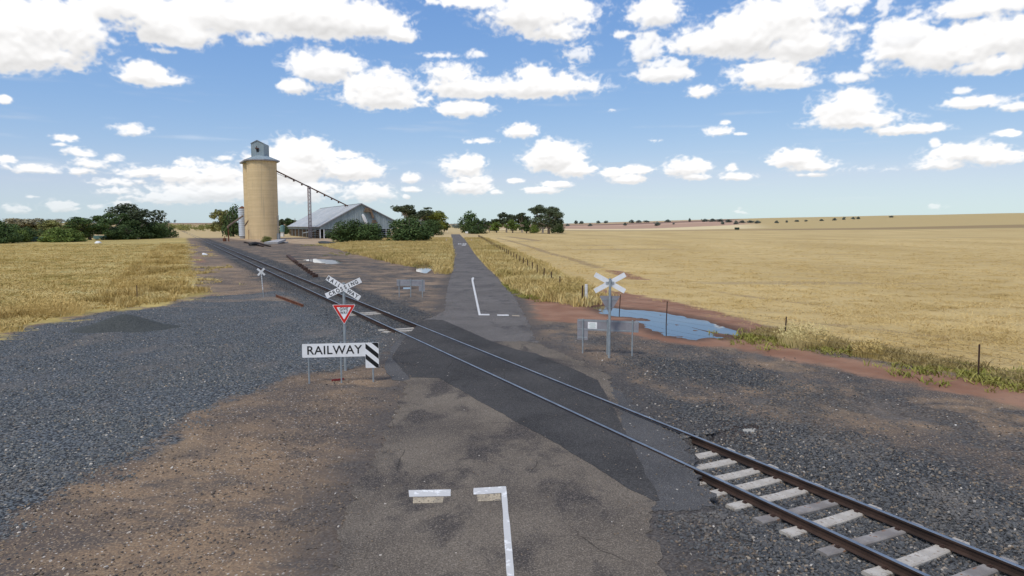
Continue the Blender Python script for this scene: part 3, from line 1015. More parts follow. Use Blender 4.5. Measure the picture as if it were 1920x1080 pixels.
def mark(pts, mat, z, parent, name='painted_line', label=None):
    q = jitter_poly(poly_px(pts, z), .12, .012, 3)
    me = MB().prism(q, z - .003, z).mesh(name, mat)
    o = link(name, me, None, parent)
    if label:
        o['label'] = label
    return o


mark([(766, 919), (845, 917.5), (845, 930), (767, 931.5)], M['line'], .014, road)
mark([(774, 932), (832, 931), (830, 942), (774, 943.5)], M['line_old'], .0105, road, label='faded old holding line')
mark([(888, 915), (947, 911.5), (949, 912), (965, 1080), (985, 1300), (965, 1300), (950, 1080), (940, 924), (888, 927)], M['line'], .014, road)
mark([(894, 927.5), (938, 925), (939, 938), (896, 940)], M['line_old'], .0105, road, label='faded old holding line')
mark([(884, 522), (887, 519.5), (889, 521), (887.5, 526), (890, 538), (901, 588.6), (917.5, 588.6), (918, 591.2), (897.5, 591), (887, 540), (884.5, 528)], M['line'], .012, road2)
mark([(932, 589.6), (953, 589.6), (954.5, 592), (932.5, 591.8)], M['line'], .012, road2)
mark([(960, 591), (974, 591.4), (974.5, 593), (960, 592.6)], M['line_old'], .012, road2)
for x0, x1 in ((859, 861.5), (863, 865), (867.5, 870), (871, 874.5)):
    mark([(x0, 456.6), (x1, 456.6), (x1, 458), (x0, 458)], M['line'], .012, road2)
mark([(866, 459.1), (873, 459.1), (873.4, 460.1), (866, 460.1)], M['line'], .012, road2)


# ------------------------------------------------------------------ water
def water_mat():
    g = NG('puddle_water')
    g.bump(g.noise(1.6, 3, .5), .05, .02)
    g.b.inputs['IOR'].default_value = 2.1
    return g.done((.030, .035, .040), .02, 0, .9)


M['water'] = water_mat()
for i, q in enumerate(P_pud):
    cx_, cy_ = np.mean([p[0] for p in q]), np.mean([p[1] for p in q])
    z = (-.058, -.061, -.046, -.050, -.050, -.028)[i]
    big = [(cx_ + (p[0] - cx_) * 1.12 + .0, cy_ + (p[1] - cy_) * 1.12) for p in q]
    o = link('water', MB().prism(jitter_poly(big, .4, .1, 5), z - .2, z).mesh('water', M['water']))
    tag(o, ('blue puddle along the paddock fence, upper arm', 'blue puddle along the paddock fence, lower arm', 'pale round puddle beside the road grass', 'long grey puddle in the gravel yard',
            'small puddle behind the distant sign board', 'tiny puddle in the ballast on the right')[i], kind='structure')

# ------------------------------------------------------------------ railway track
track = empty('railway_track', tk(10, 0), 0, 'single railway track with rusty steel rails crossing the road diagonally', 'railway track')
TRK_INV = Matrix.Translation(-Vector(tk(10, 0)))


def rail_mesh():
    prof = [(-.07, -.148), (.07, -.148), (.07, -.138), (.012, -.118), (.012, -.035), (.035, -.026), (.036, .008), (.030, .014), (-.030, .014), (-.036, .008), (-.035, -.026), (-.012, -.035), (-.012, -.118), (-.07, -.138)]
    b = MB()
    n = len(prof)
    ss = [-720, -300, -120, -60, -20, 4, 20, 24, 28, 40, 60]
    for s in ss:
        b.v += [(s, y, z) for y, z in prof]
    for k in range(len(ss) - 1):
        for i in range(n):
            j = (i + 1) % n
            b.f.append((k * n + i, k * n + j, (k + 1) * n + j, (k + 1) * n + i))
            b.m.append(1 if i in (7, 6, 8) else 0)
    b.f.append(tuple(range(n)))
    b.m.append(0)
    return b.mesh('rail', [M['rail_side'], M['rail_top']])


rme = rail_mesh()
for o_ in (-GA / 2, GA / 2):
    p = Vector(tk(0, o_, .028)) - track.location
    link('rail', rme, None, track, p, (0, 0, TRACK_ROT))


def sleeper_mesh(kind, seed):
    r = random.Random(seed)
    L, w, h = 2.35, .125 if kind == 'c' else .115, .16
    b = MB()
    xs_ = [-L / 2 + L * i / 8 for i in range(9)]
    for i, x in enumerate(xs_):
        ww = w * (1 + r.uniform(-.06, .06))
        dip = -.0 if kind == 't' else -.012 * math.cos(math.pi * x / L) ** 4
        top = -.142 + dip + r.uniform(-.004, .004)
        b.v += [(-ww, x, top - h), (ww, x, top - h), (ww, x, top - .02), (ww - .018, x, top), (-ww + .018, x, top), (-ww, x, top - .02)]
    for i in range(8):
        for j in range(6):
            k = (j + 1) % 6
            b.f.append((i * 6 + j, i * 6 + k, i * 6 + 6 + k, i * 6 + 6 + j))
            b.m.append(0)
    b.f += [tuple(range(6)), tuple(range(48, 54))]
    b.m += [0, 0]
    return b.mesh('sleeper', M['concrete' if kind == 'c' else 'timber'])


SL = {k: [sleeper_mesh(k, i) for i in range(3)] for k in 'ct'}
clip_me = MB().box(-.035, .035, -.03, .03, -.15, -.118).box(-.015, .015, -.02, .02, -.118, -.105).mesh('rail_clip', M['picket'])
kinds = [(21.80, 'c'), (22.36, 'c'), (23.03, 'c'), (23.59, 'c'), (24.22, 'c'), (24.89, 't'), (25.42, 'c'), (26.19, 't'), (26.94, 'c'), (27.63, 't'), (28.35, 'c'), (29.0, 'c'), (29.7, 't'), (30.4, 'c')]
kinds += [(q, 'c') for q in (2.65, 2.0, 1.35, .7, -5.6, -6.3)]
for i, (s, k) in enumerate(kinds):
    p = Vector(tk(s, rnd.uniform(-.04, .04), .026)) - track.location
    so = link('sleeper', SL[k][i % 3], None, track, p, (0, 0, TRACK_ROT + rnd.uniform(-.025, .025)))
    if k == 't':
        so['label'] = 'grey weathered timber sleeper'
    for o_ in (-GA / 2, GA / 2):
        for e in (-.085, .085):
            link('rail_clip', clip_me, None, so, (0, o_ + e, 0))


# dark flangeway strips, groove shade painted as flat black, beside each rail where the crossing is sealed
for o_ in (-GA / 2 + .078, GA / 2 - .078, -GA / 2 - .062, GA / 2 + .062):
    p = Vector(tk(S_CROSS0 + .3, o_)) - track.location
    MB().box(0, S_CROSS1 - S_CROSS0 - .5, -.042 if abs(o_) < GA / 2 else -.026, .042 if abs(o_) < GA / 2 else .026, -.03, .0135).build('flangeway_shade', M['black'], track, p, (0, 0, TRACK_ROT))


# ------------------------------------------------------------------ lettering
def text_mesh(body, size, bold=0.0, extrude=.0015, sx=1.0):
    cu = bpy.data.curves.new('lettering', 'FONT')
    cu.body, cu.size, cu.align_x, cu.align_y, cu.extrude, cu.offset = body, size, 'CENTER', 'CENTER', extrude, bold
    cu.space_character = 1.06
    ob = bpy.data.objects.new('tmp_text', cu)
    col.objects.link(ob)
    dg = bpy.context.evaluated_depsgraph_get()
    me = bpy.data.meshes.new_from_object(ob.evaluated_get(dg))
    bpy.data.objects.remove(ob)
    me.name = 'lettering'
    xs_ = [v.co for v in me.vertices]
    lo = [min(c[i] for c in xs_) for i in (0, 1)]
    hi = [max(c[i] for c in xs_) for i in (0, 1)]
    for v in me.vertices:   # centre, stand it up facing -y
        x, y, z = v.co
        v.co = ((x - (lo[0] + hi[0]) / 2) * sx, -z, y - (lo[1] + hi[1]) / 2)
    me.materials.clear()
    me.materials.append(M['black'])
    return me, (hi[0] - lo[0]) * sx


def rrect(w, h, r, n=5):
    pts = []
    for cx_, cz_, a0 in ((w / 2 - r, h / 2 - r, 0), (-w / 2 + r, h / 2 - r, 90), (-w / 2 + r, -h / 2 + r, 180), (w / 2 - r, -h / 2 + r, 270)):
        for i in range(n + 1):
            a = R(a0 + 90 * i / n)
            pts.append((cx_ + r * math.cos(a), cz_ + r * math.sin(a)))
    return pts


def plate(name, poly, y0, y1, mats, parent, loc=(0, 0, 0), rot=None):
    """plate in x,z; front (-y) in the first material, the rest in the second"""
    b = MB()
    n = len(poly)
    b.add([(x, y0, z) for x, z in poly] + [(x, y1, z) for x, z in poly], [tuple(range(n))], 0)
    b.f += [tuple(range(n, 2 * n))] + [(i, (i + 1) % n, n + (i + 1) % n, n + i) for i in range(n)]
    b.m += [1] * (n + 1)
    return b.build(name, mats, parent, loc, rot)


def post(parent, x, y, h, r=.03, name='post'):
    b = MB().tube((x, y, -.25), (x, y, h), r, n=12).tube((x, y, h), (x, y, h + .012), r * 1.08, n=12)
    return b.build(name, M['galv'], parent, smooth=False)


def crossing_sign(base, face, h_cross, h_give, h_post, roll, label, lettered=True):
    """St Andrew's cross and give-way triangle on one post; local -y is the printed face"""
    t = empty('crossing_sign', (base[0], base[1], tz(*base)), face, label, 'crossing sign')
    post(t, 0, 0, h_post, .047)
    cr = plate('cross_blade', rrect(1.30, .185, .012), -.066, -.062, [M['sign_white'], M['sign_white']], t, (0, 0, h_cross), (0, R(29.2 + roll), 0))
    cr2 = plate('cross_blade', rrect(1.30, .185, .012), -.074, -.070, [M['sign_white'], M['sign_white']], t, (0, 0, h_cross), (0, R(-29.2 + roll), 0))
    if lettered:
        for body, xo, par, yy in (('RAIL', -.37, cr, -.0675), ('WAY', .38, cr, -.0675), ('CROSSING', 0, cr2, -.0755)):
            k = 8 if body == 'CROSSING' else len(body)
            step_ = .137 if body == 'CROSSING' else .142
            for i, ch in enumerate(body):
                me, _ = text_mesh(ch, .180, .0045, sx=.86)
                link('lettering', me, None, par, (xo + (i - (k - 1) / 2) * step_, yy, 0))
    for zz in (h_cross + .03, h_cross - .03):
        MB().box(-.16, .16, -.060, -.044, zz - .012, zz + .012).build('bracket', M['galv'], t)
    w, hh = .75, .65
    r = .05

    def tri(k, dz=0):
        c = [(-w / 2, 0), (w / 2, 0), (0, -hh)]
        cz = -hh / 3
        pts = []
        for i in range(3):
            p0, p, p1 = Vector(c[i - 1]), Vector(c[i]), Vector(c[(i + 1) % 3])
            a, b_ = p + (p0 - p).normalized() * r, p + (p1 - p).normalized() * r
            for j in range(5):
                u = j / 4
                q = a * (1 - u) ** 2 + p * 2 * u * (1 - u) + b_ * u * u
                pts.append((q.x * k, (q.y - cz) * k + cz))
        return pts[::-1]
    gw = plate('give_way_plate', tri(1.06), -.062, -.058, [M['sign_white'], M['sign_grey']], t, (0, 0, h_give))
    if lettered:
        plate('red_border', tri(1.0), -.0645, -.0625, [M['sign_red'], M['sign_red']], gw)
        plate('white_field', tri(.66), -.067, -.065, [M['sign_white'], M['sign_white']], gw)
        for body, zz, sz in (('GIVE', -.135, .158), ('WAY', -.262, .128)):
            me, _ = text_mesh(body, sz, .003, sx=.84)
            link('lettering', me, None, gw, (0, -.0685, zz))
    for zz, ww in ((h_give - .12, .56), (h_give - .42, .20)):
        MB().box(-ww / 2, ww / 2, -.0575, -.044, zz - .016, zz + .016).build('bracket', M['galv'], t)
    return t


def z_at(px, py, Y):
    return at(px, py, Y).z


cb = G(648, 694)
marker_dir = np.array(G(700, 714)) - np.array(G(580, 718))
near_rot = math.atan2(marker_dir[1], marker_dir[0])
crossing_sign(cb, near_rot * .6, z_at(647, 539, cb[1] - .05), z_at(647, 571, cb[1] - .05), z_at(647, 530, cb[1]), 4.5,
              'crossing sign with lettered white cross and red give way triangle, left of road')
cf = G(1142, 670.6)
far_rot = math.pi + R(-3)
crossing_sign(cf, far_rot, z_at(1142, 530, cf[1]), z_at(1142, 555, cf[1]), z_at(1142, 522, cf[1]), 0,
              'crossing sign seen from behind with blank cross, right of road')


def width_marker(pL, pR, zt, label, front_hatch_right=True, notice=False, hw=1.19):
    """RAILWAY board with a hanging chevron panel, on three posts"""
    pL, pR = np.array(pL), np.array(pR)
    c = (pL + pR) / 2
    d = pR - pL
    L = np.linalg.norm(d)
    ang_ = math.atan2(d[1], d[0])
    t = empty('railway_board', (c[0], c[1], tz(*c)), ang_, label, 'sign board')
    for x in (-L / 2, 0, L / 2):
        post(t, x, 0, zt + (.02 if x != L / 2 else 0), .026)
    h = .44
    x0, x1 = -hw, hw
    W = x1 - x0
    plate('board', rrect(W, h, .03), -.034, -.030, [M['sign_white'], M['sign_grey']], t, ((x0 + x1) / 2, 0, zt - h / 2))
    pw, ph = .42, .82
    pn = plate('hatched_panel', rrect(pw, ph, .03), -.039, -.035, [M['sign_white'], M['sign_grey']], t, (x1 - pw / 2, 0, zt - ph / 2))
    # three diagonal bars, clipped to the panel
    slope = .86

    def clip(poly, f):
        out = []
        for i in range(len(poly)):
            a, b = poly[i - 1], poly[i]
            fa, fb = f(a), f(b)
            if (fa >= 0) != (fb >= 0):
                u = fa / (fa - fb)
                out.append((a[0] + (b[0] - a[0]) * u, a[1] + (b[1] - a[1]) * u))
            if fb >= 0:
                out.append(b)
        return out
    e = .006
    for k in (.47, .13, -.21):
        poly = [(-1, k + slope * 1 + .082), (1, k - slope * 1 + .082), (1, k - slope * 1 - .082), (-1, k + slope * 1 - .082)]
        for f in (lambda p: pw / 2 - e - p[0], lambda p: p[0] + pw / 2 - e, lambda p: ph / 2 - e - p[1], lambda p: p[1] + ph / 2 - e):
            poly = clip(poly, f)
        if len(poly) > 2:
            plate('black_bar', poly, -.0415, -.0395, [M['black'], M['black']], pn)
    me, wdt = text_mesh('RAILWAY', .385, .004)
    for v in me.vertices:
        v.co.x *= 1.70 / wdt
    link('lettering', me, None, t, (x0 + .16 + .85, -.0365, zt - h / 2 + .01))
    for zz in (zt - .05, zt - h + .05):
        MB().box(x0 + .03, x1 - .03, -.0295, -.0255, zz - .02, zz + .02).build('rail_bracket', M['galv'], t)
    MB().box(x1 - pw + .03, x1 - .02, -.0345, -.0265, zt - ph + .08, zt - ph + .12).build('rail_bracket', M['galv'], t)
    if notice:
        nb = plate('notice', rrect(.36, .26, .004), -.001, .001, [M['sign_white'], M['sign_white']], t, (x1 - .60, -.0255, zt - .235))
        for i in range(7):
            wl = rnd.uniform(.18, .30)
            MB().box(-wl / 2, wl / 2, .0012, .0022, .085 - i * .030, .095 - i * .030).build('printed_line', M['notice_ink'], nb)
    return t


M['notice_ink'] = worn('notice_ink', (.30, .45, .40), (.40, .52, .46), 8, .7)
w1 = width_marker(G(580, 718), G(700, 714.5), z_at(640, 642, 21.4), 'white RAILWAY board with black hatched panel, facing the road in front')
# right-hand board, seen from behind: local x runs right to left
width_marker(G(1185, 667), G(1092.5, 662), z_at(1140, 600, 26.2), 'grey back of sign board with paper notice, beside the puddle', notice=True)
width_marker(G(748.5, 556.5), G(792, 557), z_at(771, 523.5, 47.6), 'grey back of sign board across the tracks', hw=1.0)
b3 = bpy.data.objects['railway_board.002']
b3.rotation_euler[2] += 0
# that board also faces away: turn it round and hang the panel on the right as in the photograph
b3.rotation_euler[2] += math.pi
for ch in b3.children:
    if ch.name.startswith('hatched_panel'):
        ch.location.x = -ch.location.x
    elif ch.name.startswith('rail_bracket') and min(v.co.z for v in ch.data.vertices) < z_at(771, 523.5, 47.6) - .6:
        ch.scale.x = -1


# small white cross marker beside the track
def small_cross():
    b = G(494, 557)
    t = empty('cross_marker', (b[0], b[1], tz(*b)), R(12), 'small white cross marker on banded post beside the rails', 'track marker')
    h = z_at(491, 509, b[1])
    t.rotation_euler[1] = R(-3)
    MB().tube((0, 0, -.2), (0, 0, h * .48), .022, n=10).build('post', M['galv'], t)
    MB().tube((0, 0, h * .30), (0, 0, h + .05), .030, n=10).build('white_sleeve', M['white_paint'], t)
    for i in range(6):
        z0 = h * (.42 + .085 * i)
        MB().tube((0, 0, z0), (0, 0, z0 + .05), .0315, n=10).build('grey_band', M['galv'], t)
    for a in (45, -45):
        plate('cross_blade', rrect(.66, .13, .01), -.05 - .006 * (a > 0), -.045 - .006 * (a > 0), [M['white_paint'], M['white_paint']], t, (0, 0, h), (0, R(a), 0))


small_cross()


# ------------------------------------------------------------------ fences
def picket_mesh(h):
    b = MB()
    for a in (90, 210, 330):
        b.bar((0, 0, -.3), (0, 0, h), .004, .03) if False else None
    pts = [(-.022, -.012), (.022, -.012), (.022, -.006), (.006, -.003), (.004, .030), (-.004, .030), (-.006, -.003), (-.022, -.006)]
    b.prism([(x * 1.15, y * 1.15) for x, y in pts], -.35, h)
    return b.mesh('picket', M['picket'])


pk = picket_mesh(1.17)
wood_pk = MB().tube((0, 0, -.3), (0, 0, 1.12), .055, .05, n=9).mesh('wooden_post', M['picket'])


def fence(name, pts, label, wires=(.25, .45, .65, .85, 1.08), me=pk):
    o = (pts[0][0], pts[0][1], tz(*pts[0]))
    t = empty(name, o, 0, label, 'fence')
    for i, p in enumerate(pts):
        z = tz(*p)
        link('post', me if me is not None else pk, None, t, (p[0] - o[0], p[1] - o[1], z - o[2]), (rnd.uniform(-.04, .04), rnd.uniform(-.04, .04), rnd.uniform(0, 6)))
    for wz in wires:
        b = MB()
        for i in range(len(pts) - 1):
            a = Vector((pts[i][0] - o[0], pts[i][1] - o[1], tz(*pts[i]) - o[2] + wz))
            c = Vector((pts[i + 1][0] - o[0], pts[i + 1][1] - o[1], tz(*pts[i + 1]) - o[2] + wz))
            b.tube(a, c, .0032, n=5)
        b.build('wire', M['wire'], t)
    return t


def from_top(px, py, h=1.15):
    return G(px, py, h)


f_near = [from_top(1161.5, 550), from_top(1250, 564), from_top(1472, 594), from_top(1838, 647), from_top(2450, 735), from_top(3500, 880)]
fence('wire_fence', [from_top(1092, 535)] + f_near, 'wire fence on rusty star pickets beside the blue puddle')
f_far = [from_top(1092, 535)]
A_, B_ = np.array(from_top(1049.6, 516.8)), np.array(from_top(897, 440))
nf = int(np.linalg.norm(B_ - A_) / 4.9)
f_far = [tuple(A_ + (B_ - A_) * i / nf) for i in range(nf + 1)]
fence('wire_fence', [from_top(1092, 535)] + f_far, 'long wire fence on close dark posts along the road verge', me=wood_pk)
sp_ = from_top(1092, 533, 1.2)
so = MB().tube((0, 0, -.3), (0, 0, 1.22), .10, .095, n=12).build('strainer_post', M['white_paint'])
so.location = (sp_[0] + .25, sp_[1], tz(*sp_))
tag(so, 'thick white strainer post in the long grass at the fence corner', 'fence post')
lp = G(258, 568)
o = link('star_picket', pk)
o.location = (lp[0], lp[1], tz(*lp))
tag(o, 'lone star picket in the dry grass behind the gravel heap', 'fence post')
o = link('star_picket', pk)
q = G(769, 454)
o.location = (q[0], q[1], 0)
o.scale = (3, 3, 1.6)
tag(o, 'brown post standing in front of the middle round bush', 'fence post')


def guide_post(px, base, top, label, group=None):
    p = G(px, base)
    h = z_at(px, top, p[1])
    t = empty('guide_post', (p[0], p[1], tz(*p)), 0, label, 'guide post', group)
    MB().box(-.08, .08, -.04, .04, -.2, h).build('post', M['white_paint'], t)
    MB().box(-.05, .05, -.046, -.041, h - .3, h - .12).build('reflector', M['sign_red'], t)


guide_post(837, 454.5, 448, 'white guide post left of the far road')
guide_post(884, 453.5, 447.5, 'white guide post right of the far road')
guide_post(839, 436, 431.5, 'farthest white guide post on the left of the road')
p = G(805.6, 441)
t = empty('small_sign', (p[0], p[1], 0), 0, 'small round white sign beside the bush left of road', 'sign')
MB().tube((0, 0, 0), (0, 0, 1.5), .04, n=8).build('post', M['galv'], t)
plate('disc', [(.55 * math.cos(2 * math.pi * i / 20), .75 * math.sin(2 * math.pi * i / 20)) for i in range(20)], -.07, -.05, [M['white_paint'], M['sign_grey']], t, (0, 0, 1.5))
p = G(875, 439.5)
t = empty('small_sign', (p[0], p[1], 0), 0, 'small pale sign on the right verge of far road', 'sign')
MB().tube((0, 0, 0), (0, 0, 1.3), .05, n=8).build('post', M['galv'], t)
plate('disc', rrect(1.5, .9, .1), -.07, -.05, [M['white_paint'], M['sign_grey']], t, (0, 0, 1.1))

# ------------------------------------------------------------------ silo
SC = np.array((-88.0, 243.0))
sdv = np.array((-.475, .88))
SR = 5.0
z_eave = z_at(490, 300, 238)
silo = empty('grain_silo', (SC[0], SC[1], 0), 0, 'tall tan concrete grain silo with iron roof and headhouse', 'silo')
ring = [(SR, 0), (SR, z_eave)]
for k in (0, 1):
    c = sdv * (10.4 * k)
    MB().lathe([(SR, -.3)] + [(SR, z_eave * i / 6) for i in range(7)], 64, c).build('concrete_cell', M['silo'], silo, smooth=True)
b = MB().box(-1.0, 1.0, -1.2, 1.2, 0, z_eave)
b.build('link_wall', M['silo'], silo, (sdv[0] * 5.2 - 2.0, sdv[1] * 5.2 - .8, 0), (0, 0, math.atan2(sdv[1], sdv[0])))
# hexagonal roof over both cells
ax_ = math.atan2(sdv[1], sdv[0])


def loc2(a, o_):
    return (sdv[0] * a + sdv[1] * o_, sdv[1] * a - sdv[0] * o_)


er = SR + .75
outl = [(-4.6, er * .60), (-5.9, 0.0), (-4.6, -er * .60), (-1.8, -er), (12.2, -er), (15.2, -er * .55), (15.2, er * .55), (12.2, er), (-1.8, er)]
outl = [loc2(*q) for q in outl]
zr = z_eave + 2.9
b = MB()
n = len(outl)
vs_ = [(x, y, z_eave - .1) for x, y in outl] + [(x, y, z_eave + .35) for x, y in outl] + [(*loc2(1.2, 0), zr), (*loc2(9.2, 0), zr)]
fs = [tuple(range(n - 1, -1, -1))] + [(i, (i + 1) % n, n + (i + 1) % n, n + i) for i in range(n)]
near_i = [0, 1, 2, 3, 8]
for i in range(n):
    j = (i + 1) % n
    a = 2 * n + (0 if i in (0, 1, 2, 8) else 1)
    if i == 3 or i == 7:
        fs.append((n + i, n + j, 2 * n + (1 if i == 3 else 0), 2 * n + (0 if i == 3 else 1)))
    else:
        fs.append((n + i, n + j, a))
b.add(vs_, fs)
roof = b.build('roof', M['silo_iron'], silo)
gb = MB()
for i in range(n):
    j = (i + 1) % n
    gb.bar((*outl[i], z_eave + .12), (*outl[j], z_eave + .12), .22, .42)
gb.build('gutter', M['galv_dark'] if 'galv_dark' in M else M['sign_grey'], roof)
hw_ = 1280 * 1.0
hx = z_at(485, 270, 243)
hb = MB()
hw2 = 23 / 1280 * 243 / 2
zt_ = z_at(485, 270, 243)
za_ = z_at(485, 264, 243)
hb.prism([(-hw2, zr - 1.9), (hw2, zr - 1.9), (hw2, zt_), (0, za_), (-hw2, zt_)], -1.9, 4.5, axis='y')
head = hb.build('headhouse', M['silo_iron'], silo, (-.9, .4, 0), (0, 0, R(4)))
MB().box(-.35, .45, -2.0, -1.89, zt_ - 2.9, zt_ - 1.7).build('opening_shade', M['dark_void'], head)  # dark slab painting the shade inside a wall gap
MB().box(-.75, .55, -2.35, -1.91, zt_ - 1.75, zt_ - 1.6).build('hoist_beam', M['rust'], head)
MB().bar((-.5, -2.2, zt_ - 1.6), (-.2, -2.0, zt_ - .9), .12, .12).build('hoist_arm', M['rust'], head)
hr = MB()
for sg in (-1, 1):
    hr.bar((0, -2.05, za_ + .06), (sg * (hw2 + .15), -2.05, zt_ - .02), .2, .12)
hr.build('barge_board', M['sign_grey'], head)
# door and spouts at the cell joint
jx, jy = -4.62, 0.2
MB().box(jx - .55, jx + .35, jy - 1.1, jy - .8, 0, 3.3).build('door', M['rust'], silo)
MB().bar((jx - 1.9, jy - 1.0, 4.6), (jx + .2, jy - .6, 7.6), .55, .4).bar((jx + .2, jy - .6, 7.6), (jx + .2, jy - .6, 9.5), .35, .35).build('spout', M['gunite'], silo)
MB().tube((jx - .1, jy - .75, 3), (jx - .1, jy - .75, z_eave - .2), .13, n=8).build('downpipe', M['gunite'], silo)
MB().box(4.8, 5.6, -1.0, .6, 0, 2.0).box(5.2, 5.3, -.8, -.7, 2.0, 8.4).box(5.2, 5.3, .2, .3, 2, 8.4).build('meter_box', M['galv'], silo)

# outloading pipe and its stand
pb = G(429, 452.5)
t = empty('loading_spout', (pb[0], pb[1], 0), 0, 'rusty loading spout sloping from the silo onto a stand', 'spout')
zA, zB = z_at(429, 424, pb[1]), z_at(455, 405, 243)
eB = Vector((at(455, 405, 243).x - pb[0], 243 - pb[1], zB))
MB().tube((0, 0, zA), eB, .28, n=10).tube((0, 0, zA), (-.1, -.2, zA - .7), .34, .30, n=10).build('pipe', M['gunite'], t)
MB().box(-.13, .13, -.13, .13, 0, zA).build('stand', M['rust'], t)
MB().box(-1.6, -.9, -.5, .5, 0, 1.0).box(-1.3, -1.2, -.1, .1, 0, 1.7).build('winch', M['rust'], t)

# galvanised silo tucked behind
sv = empty('steel_silo', (at(455.5, 430, 256).x, 256, 0), 0, 'narrow silver corrugated silo half hidden behind the concrete silo', 'silo')
h_ = z_at(455, 391, 256)
MB().lathe([(1.45, .9), (1.45, h_)], 32).build('shell', M['silver_silo'], sv, smooth=True)
MB().lathe([(1.5, h_), (.2, h_ + .9), (.001, h_ + .9)], 32).build('cap', M['rust'], sv, smooth=True)
MB().lathe([(.001, 0), (1.2, 0), (1.2, .9), (.001, .9)], 24).build('plinth', M['slab'], sv)

# ------------------------------------------------------------------ grain shed
SA = np.array((-71.8, 256.0))
shed = empty('grain_shed', (SA[0], SA[1], 0), math.atan2(.435, .9), 'big blue-grey corrugated grain shed with wide gable front', 'shed')
# local: x along the front, y into the depth
WF, LD, XA, ZL, ZA, ZR, ZC = 28.7, 84.0, 15.7, 4.46, 13.1, 6.7, 3.44
MB().add([(0, 0, ZC), (WF, 0, ZC), (WF, 0, ZR), (XA, 0, ZA), (0, 0, ZL), (0, .15, ZC), (WF, .15, ZC), (WF, .15, ZR), (XA, .15, ZA), (0, .15, ZL)],
         [(0, 1, 2, 3, 4), (9, 8, 7, 6, 5), (0, 5, 6, 1), (1, 6, 7, 2), (2, 7, 8, 3), (3, 8, 9, 4), (4, 9, 5, 0)]).build('gable_wall', M['shed_wall'], shed)
MB().box(0, .15, .16, LD, ZC - .2, ZL - .05).build('side_wall', M['shed_wall'], shed)
MB().box(WF - .15, WF, .16, LD, ZC, ZR).build('side_wall', M['shed_wall'], shed)


def roof_panel(x0, z0, x1, z1, ov):
    d = Vector((x1 - x0, 0, z1 - z0)).normalized()
    a = Vector((x0, 0, z0)) - d * ov
    b_ = Vector((x1, 0, z1))
    nn = Vector((-d.z, 0, d.x))
    nn = nn if nn.z > 0 else -nn
    a, b_ = a + nn * .03, b_ + nn * .03
    return MB().add([(p.x, y, p.z) for p in (a, b_, b_ + nn * .1, a + nn * .1) for y in (-.5, LD + .4)],
                    [(0, 2, 3, 1), (4, 6, 7, 5), (0, 1, 7, 6), (2, 4, 5, 3), (0, 6, 4, 2), (1, 3, 5, 7)])


rf1 = roof_panel(0, ZL, XA, ZA, .6).build('roof_slope', M['shed_roof'], shed)
rf2 = roof_panel(WF, ZR, XA, ZA, .5).build('roof_slope', M['shed_roof'], shed)
MB().bar((XA, -.55, ZA + .12), (XA, LD + .4, ZA + .12), .7, .16).build('ridge_cap', M['galv'], shed)
MB().bar((-.55, -.5, ZL - .22), (-.55, LD, ZL - .22), .25, .25).build('gutter', M['sign_grey'], shed)
for (xa, za, xb, zb) in ((-.5, ZL - .2, XA, ZA + .05), (WF + .4, ZR - .15, XA, ZA + .05)):
    MB().bar((xa, -.56, za), (xb, -.56, zb), .1, .32).build('barge_board', M['sign_grey'], shed)
# open lower storey: near-black walls painting the interior shade behind a row of posts
MB().box(.9, WF - .9, 3.0, 3.2, 0, ZC).box(.9, 1.1, 3.0, LD - 1, 0, ZC).build('interior_shade_wall', M['dark_void'], shed)
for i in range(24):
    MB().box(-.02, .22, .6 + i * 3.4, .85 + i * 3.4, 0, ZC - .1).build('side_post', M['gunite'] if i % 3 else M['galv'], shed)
for i in range(3):
    MB().box(.35, .45, 2.0 + i * .01, 30, .8 + i * .8, 1.0 + i * .8).build('side_rail', M['galv'], shed)
MB().bar((-.9, 34, 1.7), (-.9, 2.5, 3.0), .12, .34).build('side_conveyor', M['galv'], shed)
for x in (.12, 1.5, 5.4, 17.8, 22.0, 25.3):
    MB().box(x - .16, x + .16, .02, .3, 0, ZC).build('front_post', M['white_paint'] if x < 6 else M['slab'], shed)
MB().box(1.75, 4.9, 1.2, 2.4, 1.1, ZC - .2).build('bin', M['shed_wall'], shed)
MB().box(1.75, 4.9, 1.0, 1.19, .4, .9).box(2.2, 2.6, .9, 1.3, 0, .5).box(4.0, 4.4, .9, 1.3, 0, .5).build('bin_cradle', M['dark_void'], shed)
MB().box(5.6, 8.4, -.12, -.02, .3, 4.9).build('white_door', M['white_paint'], shed)
for i in range(4):
    MB().box(17.9, WF - .3, .9, 1.0, .4 + .8 * i, .62 + .8 * i).build('front_rail', M['galv'], shed)
# gable fittings
MB().box(16.6, 19.6, -1.1, -.02, 10.0, 10.5).box(17.0, 18.6, -.9, -.02, 10.5, 11.6).build('hopper_platform', M['gunite'], shed)
MB().bar((18.9, -.6, 11.2), (20.2, -.6, 7.6), .9, .7).build('chute', M['gunite'], shed)
MB().box(19.6, 21.8, -1.1, -.02, 5.9, 6.2).box(19.8, 21.2, -.6, -.02, 6.2, 7.0).build('lower_platform', M['gunite'], shed)
cap = MB().lathe([(.001, -2.75), (.4, -2.5), (.7, -1.6), (.78, 0), (.7, 1.6), (.4, 2.5), (.001, 2.75)], 20)
MB2 = cap.build('pale_pod', M['white_paint'], shed, (16.9, -.35, 7.2), (0, R(-24), 0), smooth=True)
MB2.scale = (.85, .45, .82)

